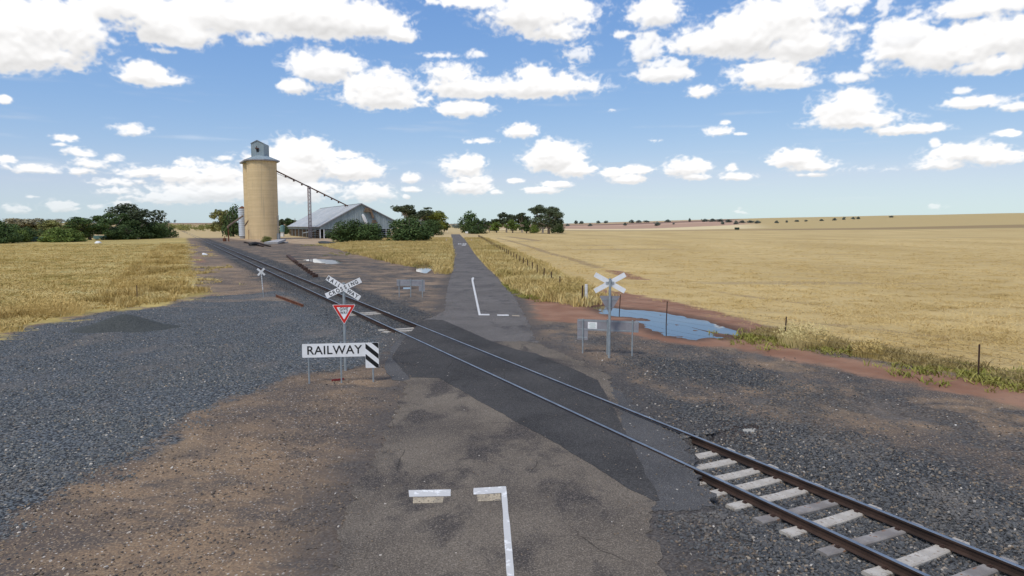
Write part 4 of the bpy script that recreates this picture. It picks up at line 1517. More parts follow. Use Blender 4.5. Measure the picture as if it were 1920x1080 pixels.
# ------------------------------------------------------------------ conveyor and lattice tower
cv = empty('grain_conveyor', (at(582, 447, 259).x, 259, 0), 0, 'long rusty conveyor on lattice tower from silo to shed roof', 'conveyor')
c0 = Vector(cv.location)
pA, pB = at(516, 319.5, 243) - c0, at(657, 388.5, 281) - c0
pM = at(582, 351, 259) - c0
MB().bar(pA, pB, .5, .30).build('gallery', M['rust'], cv)
off_ = Vector((0, 0, -2.0))
mid = pA + (pB - pA) * ((pM.x - pA.x) / (pB.x - pA.x))
pA2 = pA + Vector((0, 0, -.9))
MB().bar(pA2, pM + Vector((0, 0, .2)), .12, .14).build('lower_chord', M['galv'], cv)
b = MB()
for i in range(1, 14):
    u = i / 14
    up = pA + (mid - pA) * u
    lo_ = pA2 + (pM - pA2) * u
    b.bar(up, lo_, .07, .07)
b.build('bracing', M['galv'], cv)
for i in range(9):
    u = .12 + i * .1
    q = pA + (pB - pA) * u
    MB().box(q.x - .25, q.x + .25, q.y - .25, q.y + .25, q.z - .75, q.z - .25).build('roller_bracket', M['rust'], cv)
ht = pM.z + .2
M['tower'] = worn('tower_steel', (.50, .46, .45), (.30, .24, .26), .9, .7, .2, spots=((.16, .08, .05), .56))
for sx_ in (-.48, .48):
    for sy_ in (-.48, .48):
        MB().box(sx_ - .07, sx_ + .07, sy_ - .07, sy_ + .07, 0, ht).build('tower_leg', M['tower'], cv)
b = MB()
nb_ = 14
for i in range(nb_):
    z0, z1 = ht * i / nb_, ht * (i + 1) / nb_
    for sg in (-.48, .48):
        b.bar((-.48, sg, z0), (.48, sg, z1), .10, .10)
        b.bar((.48, sg, z0), (-.48, sg, z1), .10, .10)
        b.bar((sg, -.48, z0), (sg, .48, z1), .09, .09)
        b.bar((-.48, sg, z1), (.48, sg, z1), .09, .09)
b.build('tower_bracing', M['tower'], cv)


# ------------------------------------------------------------------ poles, tanks, debris
def pole(px, top, Y, label, arm=True):
    p = at(px, top, Y)
    g_ = tz(p.x, Y)
    t = empty('power_pole', (p.x, Y, g_), 0, label, 'power pole')
    MB().tube((0, 0, -.3), (0, 0, p.z - g_), .22, .15, n=8).build('pole', M['gunite'], t)
    if arm:
        MB().box(-1.3, 1.3, -.1, .1, p.z - g_ - 1.0, p.z - g_ - .75).build('crossarm', M['gunite'], t)


pole(308.5, 407, 420, 'power pole with crossarm rising behind the left trees')
pole(553, 409.5, 330, 'bare pole standing left behind the shed', False)
pole(520, 413, 330, 'bare pole standing right behind the concrete silo', False)
p = at(529.5, 437, 300)
t = empty('water_tank', (p.x, 300, 0), 0, 'small green tank on white stand between silo and shed', 'tank')
MB().lathe([(.001, 2.0), (1.0, 2.0), (1.0, 4.6), (.001, 5.0)], 20).build('tank_body', M['tank'], t, smooth=False)
MB().box(-.6, .6, -.6, .6, 0, 2.0).build('stand', M['white_paint'], t)
p = at(1382, 424.5, 640)
zz = tz(p.x, 640)
t = empty('field_tank', (p.x, 640, zz), 0, 'tiny dark green tank alone in the straw paddock', 'tank')
MB().box(-1.9, 1.9, -1.2, 1.2, .2, 2.2).build('tank_body', M['dark_green'], t)
MB().box(-1.6, 1.6, -.8, .8, 0, .2).build('base', M['dark_void'], t)
for (px, py, w_, lab) in ((75, 453, 2.2, 'small blue-grey trough under the leftmost trees'), (191, 449, 2.4, 'small blue-grey trough below the dark round tree')):
    q = G(px, py)
    t = empty('trough', (q[0], q[1], tz(*q)), .2, lab, 'trough')
    MB().box(-w_, w_, -.7, .7, .25, 1.35).build('tub', M['tank'], t)
    MB().box(-w_ * .8, -w_ * .5, -.5, .5, 0, .25).box(w_ * .5, w_ * .8, -.5, .5, 0, .25).build('feet', M['slab'], t)


def rock_mesh(name, seed, mat, flat=.7, n=2):
    import bmesh
    bm = bmesh.new()
    bmesh.ops.create_icosphere(bm, subdivisions=n, radius=1)
    r = random.Random(seed)
    off = [Vector((r.uniform(-1, 1), r.uniform(-1, 1), r.uniform(-1, 1))).normalized() for _ in range(7)]
    cut = [r.uniform(.55, .85) for _ in range(7)]
    for v in bm.verts:
        for o_, c_ in zip(off, cut):
            k = v.co.dot(o_)
            if k > c_:
                v.co -= o_ * (k - c_)
        v.co.z *= flat
    me = bpy.data.meshes.new(name)
    bm.to_mesh(me)
    bm.free()
    me.materials.append(mat)
    return me


def put_rock(name, px, py, s, mat, label, cat, seed, flat=.6):
    q = G(px, py)
    o = link(name, rock_mesh(name, seed, mat, flat), None, None, (q[0], q[1], tz(*q) + s * .1), (0, 0, seed), (s, s, s))
    tag(o, label, cat)


put_rock('rock', 184, 456, .9, M['white_paint'], 'white lump below the left trees', 'rock', 2)
put_rock('rock', 383, 478, .55, M['white_paint'], 'pale stone beside the red soil left of rails', 'rock', 5)
put_rock('debris_heap', 476, 460.5, 1.5, M['dark_void'], 'dark debris heap at the foot of the concrete silo', 'debris', 8, .5)
M['blue_heap'] = worn('dark_gravel', (.05, .055, .055), (.075, .08, .078), 6, .9, bump=.02)
q = G(420, 0) if False else G(650, 461)
put_rock('debris_heap', 612, 456.5, 2.6, M['blue_heap'], 'low dark debris heap in the grass before the shed', 'debris', 12, .2)


def slab(px0, px1, py, dpt, h, label, tilt=0):
    a, b_ = G(px0, py), G(px1, py)
    o = MB().prism([(0, 0), (b_[0] - a[0], .3), (b_[0] - a[0] - .6, dpt), (.8, dpt * .9)], 0, h).build('concrete_slab', M['slab'])
    o.location = (a[0], a[1], tz(*a))
    o.rotation_euler = (tilt, 0, 0)
    tag(o, label, 'slab')


slab(495, 520, 457.5, 9, .5, 'large tilted grey concrete slab before the silo', R(4))
slab(521, 534, 456, 5, .35, 'smaller pale concrete slab right of the large slab')


def lying_bar(p0, p1, label, mat, name='loose_rail', w=.11, h=.10, cat='rail'):
    a, b_ = G(*p0), G(*p1)
    c = ((a[0] + b_[0]) / 2, (a[1] + b_[1]) / 2)
    L = math.hypot(b_[0] - a[0], b_[1] - a[1])
    t = MB()
    t.box(-L / 2, L / 2, -w / 2, w / 2, 0, .02).box(-L / 2, L / 2, -w * .12, w * .12, .02, h * .7).box(-L / 2, L / 2, -w * .28, w * .28, h * .7, h)
    o = t.build(name, mat)
    o.location = (c[0], c[1], tz(*c) + .015)
    o.rotation_euler = (0, 0, math.atan2(b_[1] - a[1], b_[0] - a[0]))
    tag(o, label, cat)


lying_bar((518, 556), (568.5, 575), 'rusty length of rail lying on gravel beside the track', M['rust'], w=.16, h=.15)
M['dull_red'] = worn('dull_red_paint', (.22, .025, .025), (.30, .05, .045), 5, .8)
lying_bar((622, 714), (645, 711), 'short red bar lying at the foot of the white board', M['dull_red'], 'red_bar', .07, .05, 'metal bar')
lying_bar((458, 455), (494, 463), 'old rail lying left in the yard before the silo', M['rail_side'], w=.7, h=.3)
lying_bar((478, 455), (507, 463), 'old rail lying right in the yard before the silo', M['rail_side'], w=.7, h=.3)
# row of old sleeper stubs left of a lifted siding
row = [(541, 481), (546, 485), (551, 489.5)]
t0 = G(565, 500)
stub = empty('sleeper_stub_row', (t0[0], t0[1], tz(*t0)), 0, 'row of dark sleeper stubs sticking out of the yard gravel', 'sleeper row')
pth = [G(*q) for q in ((553, 492), (591, 519.5))]
for i in range(11):
    u = i / 10
    x, y = pth[0][0] + (pth[1][0] - pth[0][0]) * u, pth[0][1] + (pth[1][1] - pth[0][1]) * u
    MB().box(-.24, .24, -.16, .16, -.1, .24).build('stub', M['picket'], stub, (x - t0[0], y - t0[1], rnd.uniform(-.03, .05)), (rnd.uniform(-.15, .15), rnd.uniform(-.1, .1), R(35) + rnd.uniform(-.2, .2)))
a, b_ = G(540, 481), G(552, 491)
MB().bar((a[0] - t0[0], a[1] - t0[1], .15), (b_[0] - t0[0], b_[1] - t0[1], .12), .5, .3).build('stub', M['picket'], stub)


# gravel heap
def heap():
    q = np.array(G(234, 615))
    nr, na = 14, 48
    v = [(0, 0, .68)]
    for i in range(1, nr + 1):
        r = i / nr
        for j in range(na):
            a = 2 * math.pi * j / na
            rr = 1 + .10 * math.sin(2 * a + 1) + .06 * math.sin(5 * a)
            x, y = 2.35 * r * rr * math.cos(a), 1.7 * r * rr * math.sin(a)
            z = .68 * (1 - sst(0, 1, np.array(r)) ** .8) + .03 * float(perlin(np.array([x * 3]), np.array([y * 3]))[0])
            v.append((x, y, float(z) - (.05 if i == nr else 0)))
    f = [(0, 1 + j, 1 + (j + 1) % na) for j in range(na)]
    for i in range(nr - 1):
        for j in range(na):
            a, b_ = 1 + i * na, 1 + (i + 1) * na
            f.append((a + j, b_ + j, b_ + (j + 1) % na, a + (j + 1) % na))
    g = NG('heap_gravel')
    vo = g.voro(30, g.obj)
    c = g.mix(g.sep(vo.outputs['Color'])[0], (.045, .050, .048), (.095, .10, .095))
    g.bump(g.math('SUBTRACT', 1, vo.outputs['Distance']), .8, .02)
    o = MB().add(v, f).build('gravel_heap', g.done(c, .95, 0, .1), None, (q[0], q[1], tz(*q)), smooth=True)
    tag(o, 'low heap of fine dark gravel on the blue gravel pad', 'gravel heap')


heap()


# ------------------------------------------------------------------ trees
def leaves(lobes, n, size, seed, up=.35, shell=.55):
    r = np.random.default_rng(seed)
    vol = np.array([l[3] * l[4] * l[5] for l in lobes]) ** .75
    which = r.choice(len(lobes), n, p=vol / vol.sum())
    L = np.array(lobes)[which]
    d = r.normal(size=(n, 3))
    d /= np.linalg.norm(d, axis=1, keepdims=True)
    rad = shell + (1.05 - shell) * r.random(n) ** .7
    p = L[:, :3] + d * L[:, 3:6] * rad[:, None]
    keep = p[:, 2] > .01
    p, d = p[keep], d[keep]
    m = len(p)
    nn = d * .7 + r.normal(size=(m, 3)) * .6 + np.array([0, 0, up])
    nn /= np.linalg.norm(nn, axis=1, keepdims=True)
    a = np.cross(nn, r.normal(size=(m, 3)))
    a /= np.linalg.norm(a, axis=1, keepdims=True)
    b = np.cross(nn, a)
    s = size * r.uniform(.55, 1.4, (m, 1))
    w = s * r.uniform(.45, .9, (m, 1))
    v = np.stack([p - a * s, p - b * w + nn * s * .15, p + a * s, p + b * w + nn * s * .15], 1).reshape(-1, 3)
    f = np.arange(4 * m).reshape(-1, 4)
    return v, f


def crown_mesh(name, lobes, n, size, seed, mat, **k):
    v, f = leaves(lobes, n, size, seed, **k)
    me = bpy.data.meshes.new(name)
    me.from_pydata(v.tolist(), [], f.tolist())
    me.materials.append(mat)
    return me


def tree_shape(kind, seed):
    """unit tree: height 1, half width .5 -> lobes, limbs"""
    r = random.Random(seed)
    lobes, limbs = [], []
    if kind == 'bush':
        for i in range(17):
            a, q = r.uniform(0, 6.28), r.uniform(.0, .36)
            z = r.uniform(.08, .80 - q * .75)
            s = r.uniform(.12, .21)
            lobes.append((q * math.cos(a), q * math.sin(a), z, s, s, s * r.uniform(.8, 1.1)))
        lobes.append((0, 0, .40, .33, .33, .38))
        for i in range(9):
            a = i * .7 + r.uniform(-.2, .2)
            lobes.append((.30 * math.cos(a), .30 * math.sin(a), r.uniform(.10, .26), .15, .15, .15))
        for i in range(5):
            a = r.uniform(0, 6.28)
            limbs.append(((0, 0, 0), (.25 * math.cos(a), .25 * math.sin(a), r.uniform(.4, .7)), .022, .008))
    elif kind == 'round':
        limbs.append(((0, 0, 0), (.02, 0, .38), .035, .026))
        for i in range(24):
            a, q = r.uniform(0, 6.28), r.uniform(.03, .40)
            z = r.uniform(.20, .92 - q * .55)
            s = r.uniform(.075, .15)
            lobes.append((q * math.cos(a), q * math.sin(a), z, s, s, s * .9))
            if i % 2:
                limbs.append(((.02, 0, .30), (q * math.cos(a), q * math.sin(a), z), .018, .006))
        lobes.append((0, 0, .45, .16, .16, .20))
    else:  # gum: spreading limbs with separate leafy heads
        fork = r.uniform(.22, .34)
        limbs.append(((0, 0, 0), (r.uniform(-.03, .03), 0, fork), .032, .024))
        nl = 8
        for i in range(nl):
            a = i * 6.28 / nl + r.uniform(-.5, .5)
            q = r.uniform(.10, .38)
            z = r.uniform(.52, .90)
            e = (q * math.cos(a), q * math.sin(a), z)
            m_ = (e[0] * .55, e[1] * .55, fork + (z - fork) * .5)
            limbs.append(((0, 0, fork), m_, .018, .012))
            limbs.append((m_, e, .012, .005))
            for k in range(4):
                s = r.uniform(.055, .115)
                lobes.append((e[0] + r.uniform(-.10, .10), e[1] + r.uniform(-.10, .10), min(.95, e[2] + r.uniform(-.10, .07)), s * 1.25, s * 1.25, s * .8))
        for k in range(4):
            s = r.uniform(.08, .13)
            lobes.append((r.uniform(-.2, .2), r.uniform(-.2, .2), r.uniform(.48, .62), s, s, s * .8))
    return lobes, limbs


SHAPES = {}


def tree_meshes(kind, var, leafmat, barkmat, n, size):
    key = (kind, var, leafmat, n)
    if key not in SHAPES:
        lobes, limbs = tree_shape(kind, var * 13 + 5)
        b = MB()
        for p, q, r0, r1 in limbs:
            b.tube(p, q, r0, r1, n=6, caps=False)
        cm_ = crown_mesh('crown', lobes, n, size, var + 3, M[leafmat], shell=.45 if kind != 'gum' else .2)
        co = np.array([v.co for v in cm_.vertices])
        lo, hi = np.percentile(co, 1.0, axis=0), np.percentile(co, 99.0, axis=0)
        k3 = np.array([1 / (hi[0] - lo[0]), 1 / (hi[1] - lo[1]), 1 / hi[2]])
        c3 = np.array([(hi[0] + lo[0]) / 2, (hi[1] + lo[1]) / 2, 0])
        cm_.vertices.foreach_set('co', ((co - c3) * k3).ravel())
        b.v = [tuple((np.array(p) - c3) * k3) for p in b.v]
        SHAPES[key] = (cm_, b.mesh('trunk', M[barkmat], True))
    return SHAPES[key]


def tree(px, base, top, wpx, kind, var, leafmat, label, name='tree', Y=None, group=None, n=2600, size=.030, bark='bark', cat='tree'):
    if Y is None:
        q = G(px, base)
        if q[1] > 700 or q[1] < 0:
            q = (at(px, base, 500).x, 500)
    else:
        q = (at(px, base, Y).x, Y)
    z0 = tz(*q)
    h = max(1.0, z_at(px, top, q[1]) - z0)
    w = wpx / FPX * q[1]
    cm_, tm_ = tree_meshes(kind, var, leafmat, bark, n, size)
    t = empty(name, (q[0], q[1], z0 - .05), rnd.uniform(0, 6.28), label, cat, group)
    t.scale = (w * 1.02, w * 1.02, h)
    link('crown', cm_, None, t)
    link('trunk', tm_, None, t)
    return t


L_ = [
    (2, 456, 415, 64, 'bush', 0, 'leaf_dark', 'dark bushy tree at the very left edge of the trees'),
    (28, 454, 424, 46, 'bush', 1, 'leaf_green', 'green bush second from the left edge'),
    (53, 453, 427, 42, 'bush', 2, 'leaf_dark', 'low dark bush left of the first blue trough'),
    (77, 452, 421, 36, 'round', 0, 'leaf_olive', 'yellow-olive rounded tree behind the first blue trough'),
    (107, 454, 428, 48, 'bush', 3, 'leaf_green', 'bright green bush in the middle of the left trees'),
    (136, 453, 430, 42, 'bush', 4, 'leaf_green', 'green bush left of the tall dark trees'),
    (175, 450, 408, 66, 'round', 1, 'leaf_dark', 'broad dark tree above the second blue trough'),
    (208, 448, 401, 56, 'gum', 0, 'leaf_dark', 'uneven dark tree left of the tallest left-hand tree'),
    (226, 449, 424, 54, 'bush', 5, 'leaf_dark', 'low dark bush under the tallest left-hand tree'),
    (258, 447, 383, 84, 'round', 12, 'leaf_gum', 'tallest tree of the left group with open grey-green crown'),
    (250, 448, 415, 60, 'bush', 6, 'leaf_dark', 'dark undergrowth bush against the tallest left-hand tree'),
    (288, 447, 418, 44, 'bush', 7, 'leaf_dark', 'dark bush right of the tallest left-hand tree'),
    (311, 445.5, 418, 36, 'bush', 8, 'leaf_dark', 'last dark bush of the left group before the rails'),
    (20, 446, 411, 90, 'round', 2, 'leaf_pale', 'pale dry tree behind the leftmost bushes'),
    (62, 446, 410, 80, 'gum', 2, 'leaf_pale', 'pale open tree behind the first blue trough'),
    (98, 446, 414, 66, 'round', 3, 'leaf_olive', 'olive tree behind the bright green bush'),
    (128, 446, 416, 60, 'round', 4, 'leaf_olive', 'olive tree between the green bushes and the dark trees'),
    (148, 446, 421, 46, 'bush', 9, 'leaf_olive', 'low olive bush left behind the broad dark tree'),
    (413, 437.5, 394, 38, 'round', 13, 'leaf_olive', 'light green tree left of the silos'),
    (402, 434, 416, 14, 'bush', 2, 'leaf_olive', 'small olive bush left of the light green tree'),
    (438, 443.5, 388, 36, 'bush', 10, 'leaf_dark', 'tall very dark tree beside the silver silo'),
    (524, 436, 411, 20, 'gum', 4, 'leaf_gum', 'small tree showing right of the concrete silo'),
    (540, 436, 412, 22, 'gum', 5, 'leaf_gum', 'thin tree between silo and shed'),
    (535, 439, 424, 28, 'bush', 3, 'leaf_dark', 'low dark bush behind the green tank'),
    (556, 436, 410, 34, 'gum', 6, 'leaf_dark', 'dark tree peeping over the left end of the shed'),
    (650, 453.5, 414, 66, 'bush', 11, 'leaf_dark', 'large round dark bush in front of the shed'),
    (690, 453.5, 420, 54, 'bush', 12, 'leaf_dark', 'lower dark bush joined right of the large bush'),
    (767, 453.5, 409, 76, 'bush', 13, 'leaf_dark', 'round dark bush at the right corner of the shed'),
    (806, 441, 413, 44, 'bush', 14, 'leaf_dark', 'smaller smooth bush behind the small round sign'),
    (776, 439, 386, 66, 'gum', 7, 'leaf_gum', 'spreading gum tree above the round dark bushes'),
    (797, 437, 396, 44, 'gum', 8, 'leaf_gum', 'thin gum tree between spreading gum and yellow tree'),
    (821, 437.5, 396, 48, 'round', 5, 'leaf_yellow', 'dense yellow-green tree left of the road'),
    (834, 435.5, 412, 18, 'round', 6, 'leaf_dark', 'small dark tree nearest the left side of road'),
    (879, 436.5, 398, 36, 'bush', 15, 'leaf_dark', 'dense dark tree at the right side of road'),
    (901, 437, 410, 28, 'round', 7, 'leaf_dark', 'dark tree second from the road on the right'),
    (893, 438.5, 423, 36, 'bush', 16, 'leaf_dark', 'low round bush at the end of the long fence'),
    (918, 436, 412, 20, 'gum', 9, 'leaf_gum', 'thin gum third from the road on the right'),
    (932, 436.5, 413, 26, 'round', 8, 'leaf_green', 'green tree left of the taller pair of gums'),
    (950, 436.5, 400, 38, 'gum', 10, 'leaf_gum', 'taller gum in the middle of the right-hand row'),
    (962, 437, 412, 26, 'round', 9, 'leaf_green', 'green tree under the taller gum'),
    (979, 436.5, 400, 28, 'gum', 11, 'leaf_gum', 'open gum left of the biggest right-hand gum'),
    (984, 437.5, 414, 24, 'round', 10, 'leaf_dark', 'dark tree under the open gum'),
    (1002, 437.5, 417, 18, 'bush', 17, 'leaf_green', 'small green tree at the foot of the biggest gum'),
    (1018, 437.5, 385, 54, 'gum', 12, 'leaf_gum', 'biggest gum of the right-hand row with pale trunk'),
    (1030, 438.5, 394, 52, 'round', 11, 'leaf_gum', 'dense grey-green gum at the right end of the row'),
    (1046, 437, 412, 24, 'bush', 18, 'leaf_dark', 'last dark bush of the right-hand row'),
]
for (px, base, top, wpx, kind, var, lm, lab) in L_:
    big = wpx > 40
    tree(px, base, top, wpx, kind, var, lm, lab, 'bush' if kind == 'bush' else ('gum_tree' if kind == 'gum' else 'tree'),
         n=(8000 if kind == 'bush' else 5200) if big else 2600, size=.021 if big else .030, bark='bark_pale' if kind == 'gum' else 'bark', cat='bush' if kind == 'bush' else 'tree')

# tiny trees of the right skyline, left to right
_o = 'first second third fourth fifth sixth seventh eighth ninth tenth eleventh twelfth thirteenth fourteenth fifteenth sixteenth seventeenth eighteenth nineteenth twentieth'.split()
ORD = _o + ['twenty-' + q for q in _o[:9]] + ['thirtieth'] + ['thirty-' + q for q in _o[:9]]
for i, (px, base, h_, w_) in enumerate([(1064, 424, 5, 9), (1080, 418, 5, 8), (1090, 418, 4, 9), (1107, 424, 5, 9), (1122, 417.5, 4, 10), (1136, 417.5, 4, 8), (1172, 423, 6, 8), (1184, 418, 6, 11), (1198, 417.5, 5, 12), (1212, 417, 4, 11),
                                     (1232, 423.5, 8, 12), (1252, 416.5, 5, 12), (1263, 421, 4, 5), (1293, 416, 7, 5), (1322, 416, 6, 14), (1336, 416, 6, 14), (1350, 416, 6, 15), (1355, 421, 6, 7), (1366, 417, 6, 14), (1380, 420.5, 7, 9), (1392, 418, 5, 14),
                                     (1407, 418, 5, 14), (1420, 419, 6, 13), (1456, 418.5, 5, 8), (1475, 417.5, 5, 5), (1494, 416, 4, 9), (1511, 415.5, 4, 6), (1540, 414.5, 4, 8), (1565, 413.5, 5, 9), (1582, 412.5, 6, 6), (1600, 411.5, 5, 8), (1609, 411, 5, 7), (1671, 408, 4, 9)]):
    # stand each on the terrain where its line of sight meets the slope
    d = ray(px, base)
    Yh = None
    for Y in np.arange(450, 2600, 10):
        p = at(px, base, Y)
        if p.z <= tz(p.x, Y):
            Yh = Y
            break
    if Yh is None:
        Yh = 2000 if px < 1440 else 960
    p = at(px, base, Yh)
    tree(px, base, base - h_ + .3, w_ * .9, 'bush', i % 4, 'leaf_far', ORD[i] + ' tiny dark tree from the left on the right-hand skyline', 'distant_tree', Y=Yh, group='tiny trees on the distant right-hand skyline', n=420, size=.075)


# far woodland belts, too far off to count
def belt(label, x0, x1, y_base, Y, hpx, n, seed, mat='leaf_olive'):
    r = random.Random(seed)
    b = MB()
    V, Fc = [], []
    for i in range(n):
        px = r.uniform(x0, x1)
        YY = Y * r.uniform(.9, 1.15)
        p = at(px, y_base, YY)
        z0 = tz(p.x, YY)
        h = hpx / FPX * YY * r.uniform(.55, 1.1)
        w = h * r.uniform(.5, .9)
        lobes = [(p.x + r.uniform(-.5, .5) * w, YY, z0 + h * r.uniform(.3, .75), w * .55, w * .55, h * .32) for _ in range(4)]
        v, f = leaves(lobes, 110, h * .09, seed + i, shell=.3)
        Fc.append(f + sum(len(q) for q in V))
        V.append(v)
    me = bpy.data.meshes.new('distant_woodland')
    me.from_pydata(np.concatenate(V).tolist(), [], np.concatenate(Fc).tolist())
    me.materials.append(M[mat])
    o = link('distant_woodland', me)
    tag(o, label, kind='stuff')


belt('distant olive woodland beyond the rails', 318, 432, 431, 620, 12, 60, 1)
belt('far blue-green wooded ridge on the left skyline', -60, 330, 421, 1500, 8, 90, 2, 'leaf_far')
belt('pale scrub behind the left-hand trees', -60, 330, 440, 330, 18, 50, 4, 'leaf_pale')
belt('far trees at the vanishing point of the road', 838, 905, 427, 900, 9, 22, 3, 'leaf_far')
belt('far scrub between the right-hand gums', 905, 1050, 434, 560, 14, 26, 6, 'leaf_gum')


# ------------------------------------------------------------------ scattered stuff (stones, grass) by geometry nodes
src_col = bpy.data.collections.new('scatter_sources')


def scatter(name, pts, scl, rot, meshes, label):
    """one object of points, each carrying an instance of one of the meshes"""
    me = bpy.data.meshes.new(name)
    me.vertices.add(len(pts))
    me.vertices.foreach_set('co', np.asarray(pts, np.float32).ravel())
    a = me.attributes.new('scl', 'FLOAT_VECTOR', 'POINT')
    a.data.foreach_set('vector', np.asarray(scl, np.float32).ravel())
    a = me.attributes.new('rot', 'FLOAT_VECTOR', 'POINT')
    a.data.foreach_set('vector', np.asarray(rot, np.float32).ravel())
    c = bpy.data.collections.new(name + '_sources')
    for i, m in enumerate(meshes):
        c.objects.link(bpy.data.objects.new(f'{name}_piece', m))
    ng = bpy.data.node_groups.new(name, 'GeometryNodeTree')
    ng.interface.new_socket('Geometry', in_out='INPUT', socket_type='NodeSocketGeometry')
    ng.interface.new_socket('Geometry', in_out='OUTPUT', socket_type='NodeSocketGeometry')
    N = ng.nodes.new
    gi, go = N('NodeGroupInput'), N('NodeGroupOutput')
    ci = N('GeometryNodeCollectionInfo')
    ci.inputs['Collection'].default_value = c
    ci.inputs['Separate Children'].default_value = True
    ci.inputs['Reset Children'].default_value = True
    ip = N('GeometryNodeInstanceOnPoints')
    ip.inputs['Pick Instance'].default_value = True
    ri = N('FunctionNodeRandomValue')
    ri.data_type = 'INT'
    ri.inputs['Max'].default_value = len(meshes) - 1
    an = []
    for nm in ('scl', 'rot'):
        q = N('GeometryNodeInputNamedAttribute')
        q.data_type = 'FLOAT_VECTOR'
        q.inputs['Name'].default_value = nm
        an.append(q)
    K = ng.links.new
    K(gi.outputs[0], ip.inputs['Points'])
    K(ci.outputs[0], ip.inputs['Instance'])
    K([o_ for o_ in ri.outputs if o_.enabled][0], ip.inputs['Instance Index'])
    K([o_ for o_ in an[0].outputs if o_.enabled][0], ip.inputs['Scale'])
    K([o_ for o_ in an[1].outputs if o_.enabled][0], ip.inputs['Rotation'])
    K(ip.outputs[0], go.inputs[0])
    o = link(name, me)
    md = o.modifiers.new('scatter', 'NODES')
    md.node_group = ng
    tag(o, label, kind='stuff')
    return o


def in_view(x, y, marg=4.0):
    return (y > 6.5) & (np.abs(x) < y * .78 + marg)


def sample(polys, n, box, dens, edge=.0, jit=.35, avoid_road=.03):
    """n tries in box; keep by polygon, view and density(y)"""
    x = rng.uniform(box[0], box[1], n)
    y = rng.uniform(box[2], box[3], n)
    k = in_view(x, y) & (rng.random(n) < dens(x, y))
    x, y = x[k], y[k]
    sd = np.maximum.reduce([poly_sd(x, y, q) for q in polys])
    k = sd + fbm(x * .6, y * .6, 3) * 2.0 + rng.normal(0, jit, len(x)) > edge
    x, y = x[k], y[k]
    if avoid_road is not None:
        k = road_sd(x, y) < -avoid_road + np.abs(rng.normal(0, .07, len(x)))
        k &= np.maximum.reduce([poly_sd(x, y, q) for q in P_pud]) < (-.15 if jit > .45 else -.6)
        x, y = x[k], y[k]
    return x, y


def stone_meshes(name, mat, n=5):
    return [rock_mesh(name, 40 + i, mat, .62, 1) for i in range(n)]


def stones(name, x, y, smin, smax, mat, label, sink=.25, power=2.0):
    z = terrain_z(x, y)
    s = smin + (smax - smin) * rng.random(len(x)) ** power
    scl = np.stack([s * rng.uniform(.8, 1.5, len(x)), s * rng.uniform(.7, 1.1, len(x)), s * rng.uniform(.7, 1.1, len(x))], -1)
    rot = np.stack([rng.normal(0, .45, len(x)), rng.normal(0, .45, len(x)), rng.uniform(0, 6.28, len(x))], -1)
    pts = np.stack([x, y, z + s * sink], -1)
    return scatter(name, pts, scl, rot, stone_meshes(name, mat), label)


near_d = lambda d0, y0, p: (lambda x, y: np.clip((y0 / np.maximum(y, 1)) ** p, 0, 1) * d0)
x, y = sample([P_gravelL], 520000, (-36, 0, 7, 50), near_d(1, 15, 2.0), jit=.25)
x2, y2 = sample([P_gravelR, P_gravelR2], 260000, (1, 26, 6.5, 36), near_d(1, 14, 2.0), jit=.5)
# ballast of the track itself
ns = 230000
s_ = rng.uniform(-75, 36, ns)
o_ = rng.uniform(-3.0, 3.0, ns) + rng.normal(0, .25, ns)
xt, yt = TC[0] + TD[0] * s_ + TN[0] * o_, TC[1] + TD[1] * s_ + TN[1] * o_
k = in_view(xt, yt) & (rng.random(ns) < np.clip((13 / np.maximum(yt, 1)) ** 1.5, 0, 1) * 1.0) & ((s_ < S_CROSS0 - .3) | (s_ > S_CROSS1 - .2))
k &= ~((np.abs(np.abs(o_) - GA / 2) < .085))
xt, yt, st_, ot_ = xt[k], yt[k], s_[k], o_[k]
# keep the sleeper tops mostly clear
clear = np.zeros(len(xt), bool)
for s0, kd in kinds:
    clear |= (np.abs(st_ - s0) < .10) & (np.abs(ot_) < 1.16)
k = ~(clear & (rng.random(len(xt)) < np.where(np.abs(ot_) < .8, .85, .30))) & (road_sd(xt, yt) < -.04)
xt, yt = xt[k], yt[k]
M['ballast_dark'] = stone_mat('dark_ballast_stone', [(0, (.040, .042, .045)), (.35, (.075, .078, .081)), (.7, (.115, .117, .116)), (.88, (.15, .14, .125)), (.98, (.24, .18, .12)), (1, (.50, .46, .40))])
k = rng.random(len(x)) < np.clip(.62 + 2.4 * fbm(x * .22 + 11, y * .33, 4), .06, 1)
stones('blue_gravel', x[k], y[k], .014, .040, M['ballast'], 'blue-grey crushed gravel spread left of the track', .2, 1.3)
x, y = np.concatenate([x2, xt]), np.concatenate([y2, yt])
stones('ballast_stones', x, y, .018, .044, M['ballast_dark'], 'dark grey crushed ballast along the rails', .2, 1.4)

x, y = sample([P_mix, P_yard], 240000, (-30, 30, 6.5, 60), near_d(1, 12, 2.0), jit=.6)
x2, y2 = sample([[(-22, 6), (-22, 30), (-3, 30), (-2.4, 6)]], 200000, (-20, 0, 7, 30), (lambda x, y: near_d(.9, 12, 2.0)(x, y) * np.clip(.35 + 1.6 * fbm(x * .5, y * .8, 4), .08, 1)), jit=.2)
kk = poly_sd(x2, y2, P_gravelL) < .3
x, y = np.concatenate([x, x2[kk]]), np.concatenate([y, y2[kk]])
print('pebbles', len(x))
stones('loose_pebbles', x, y, .008, .036, M['pebble'], 'loose brown and pale pebbles on bare soil', .2, 2.6)
kk = poly_sd(x, y, P_mix) > -.2
pick = kk & (fbm(x * .5 + 3, y * .35, 4) > .02) & (rng.random(len(x)) < .8)
stones('dark_gravel', x[pick] + .03, y[pick] + .02, .014, .040, M['ballast_dark'], 'patchy dark gravel right of the crossing', .2, 1.5)


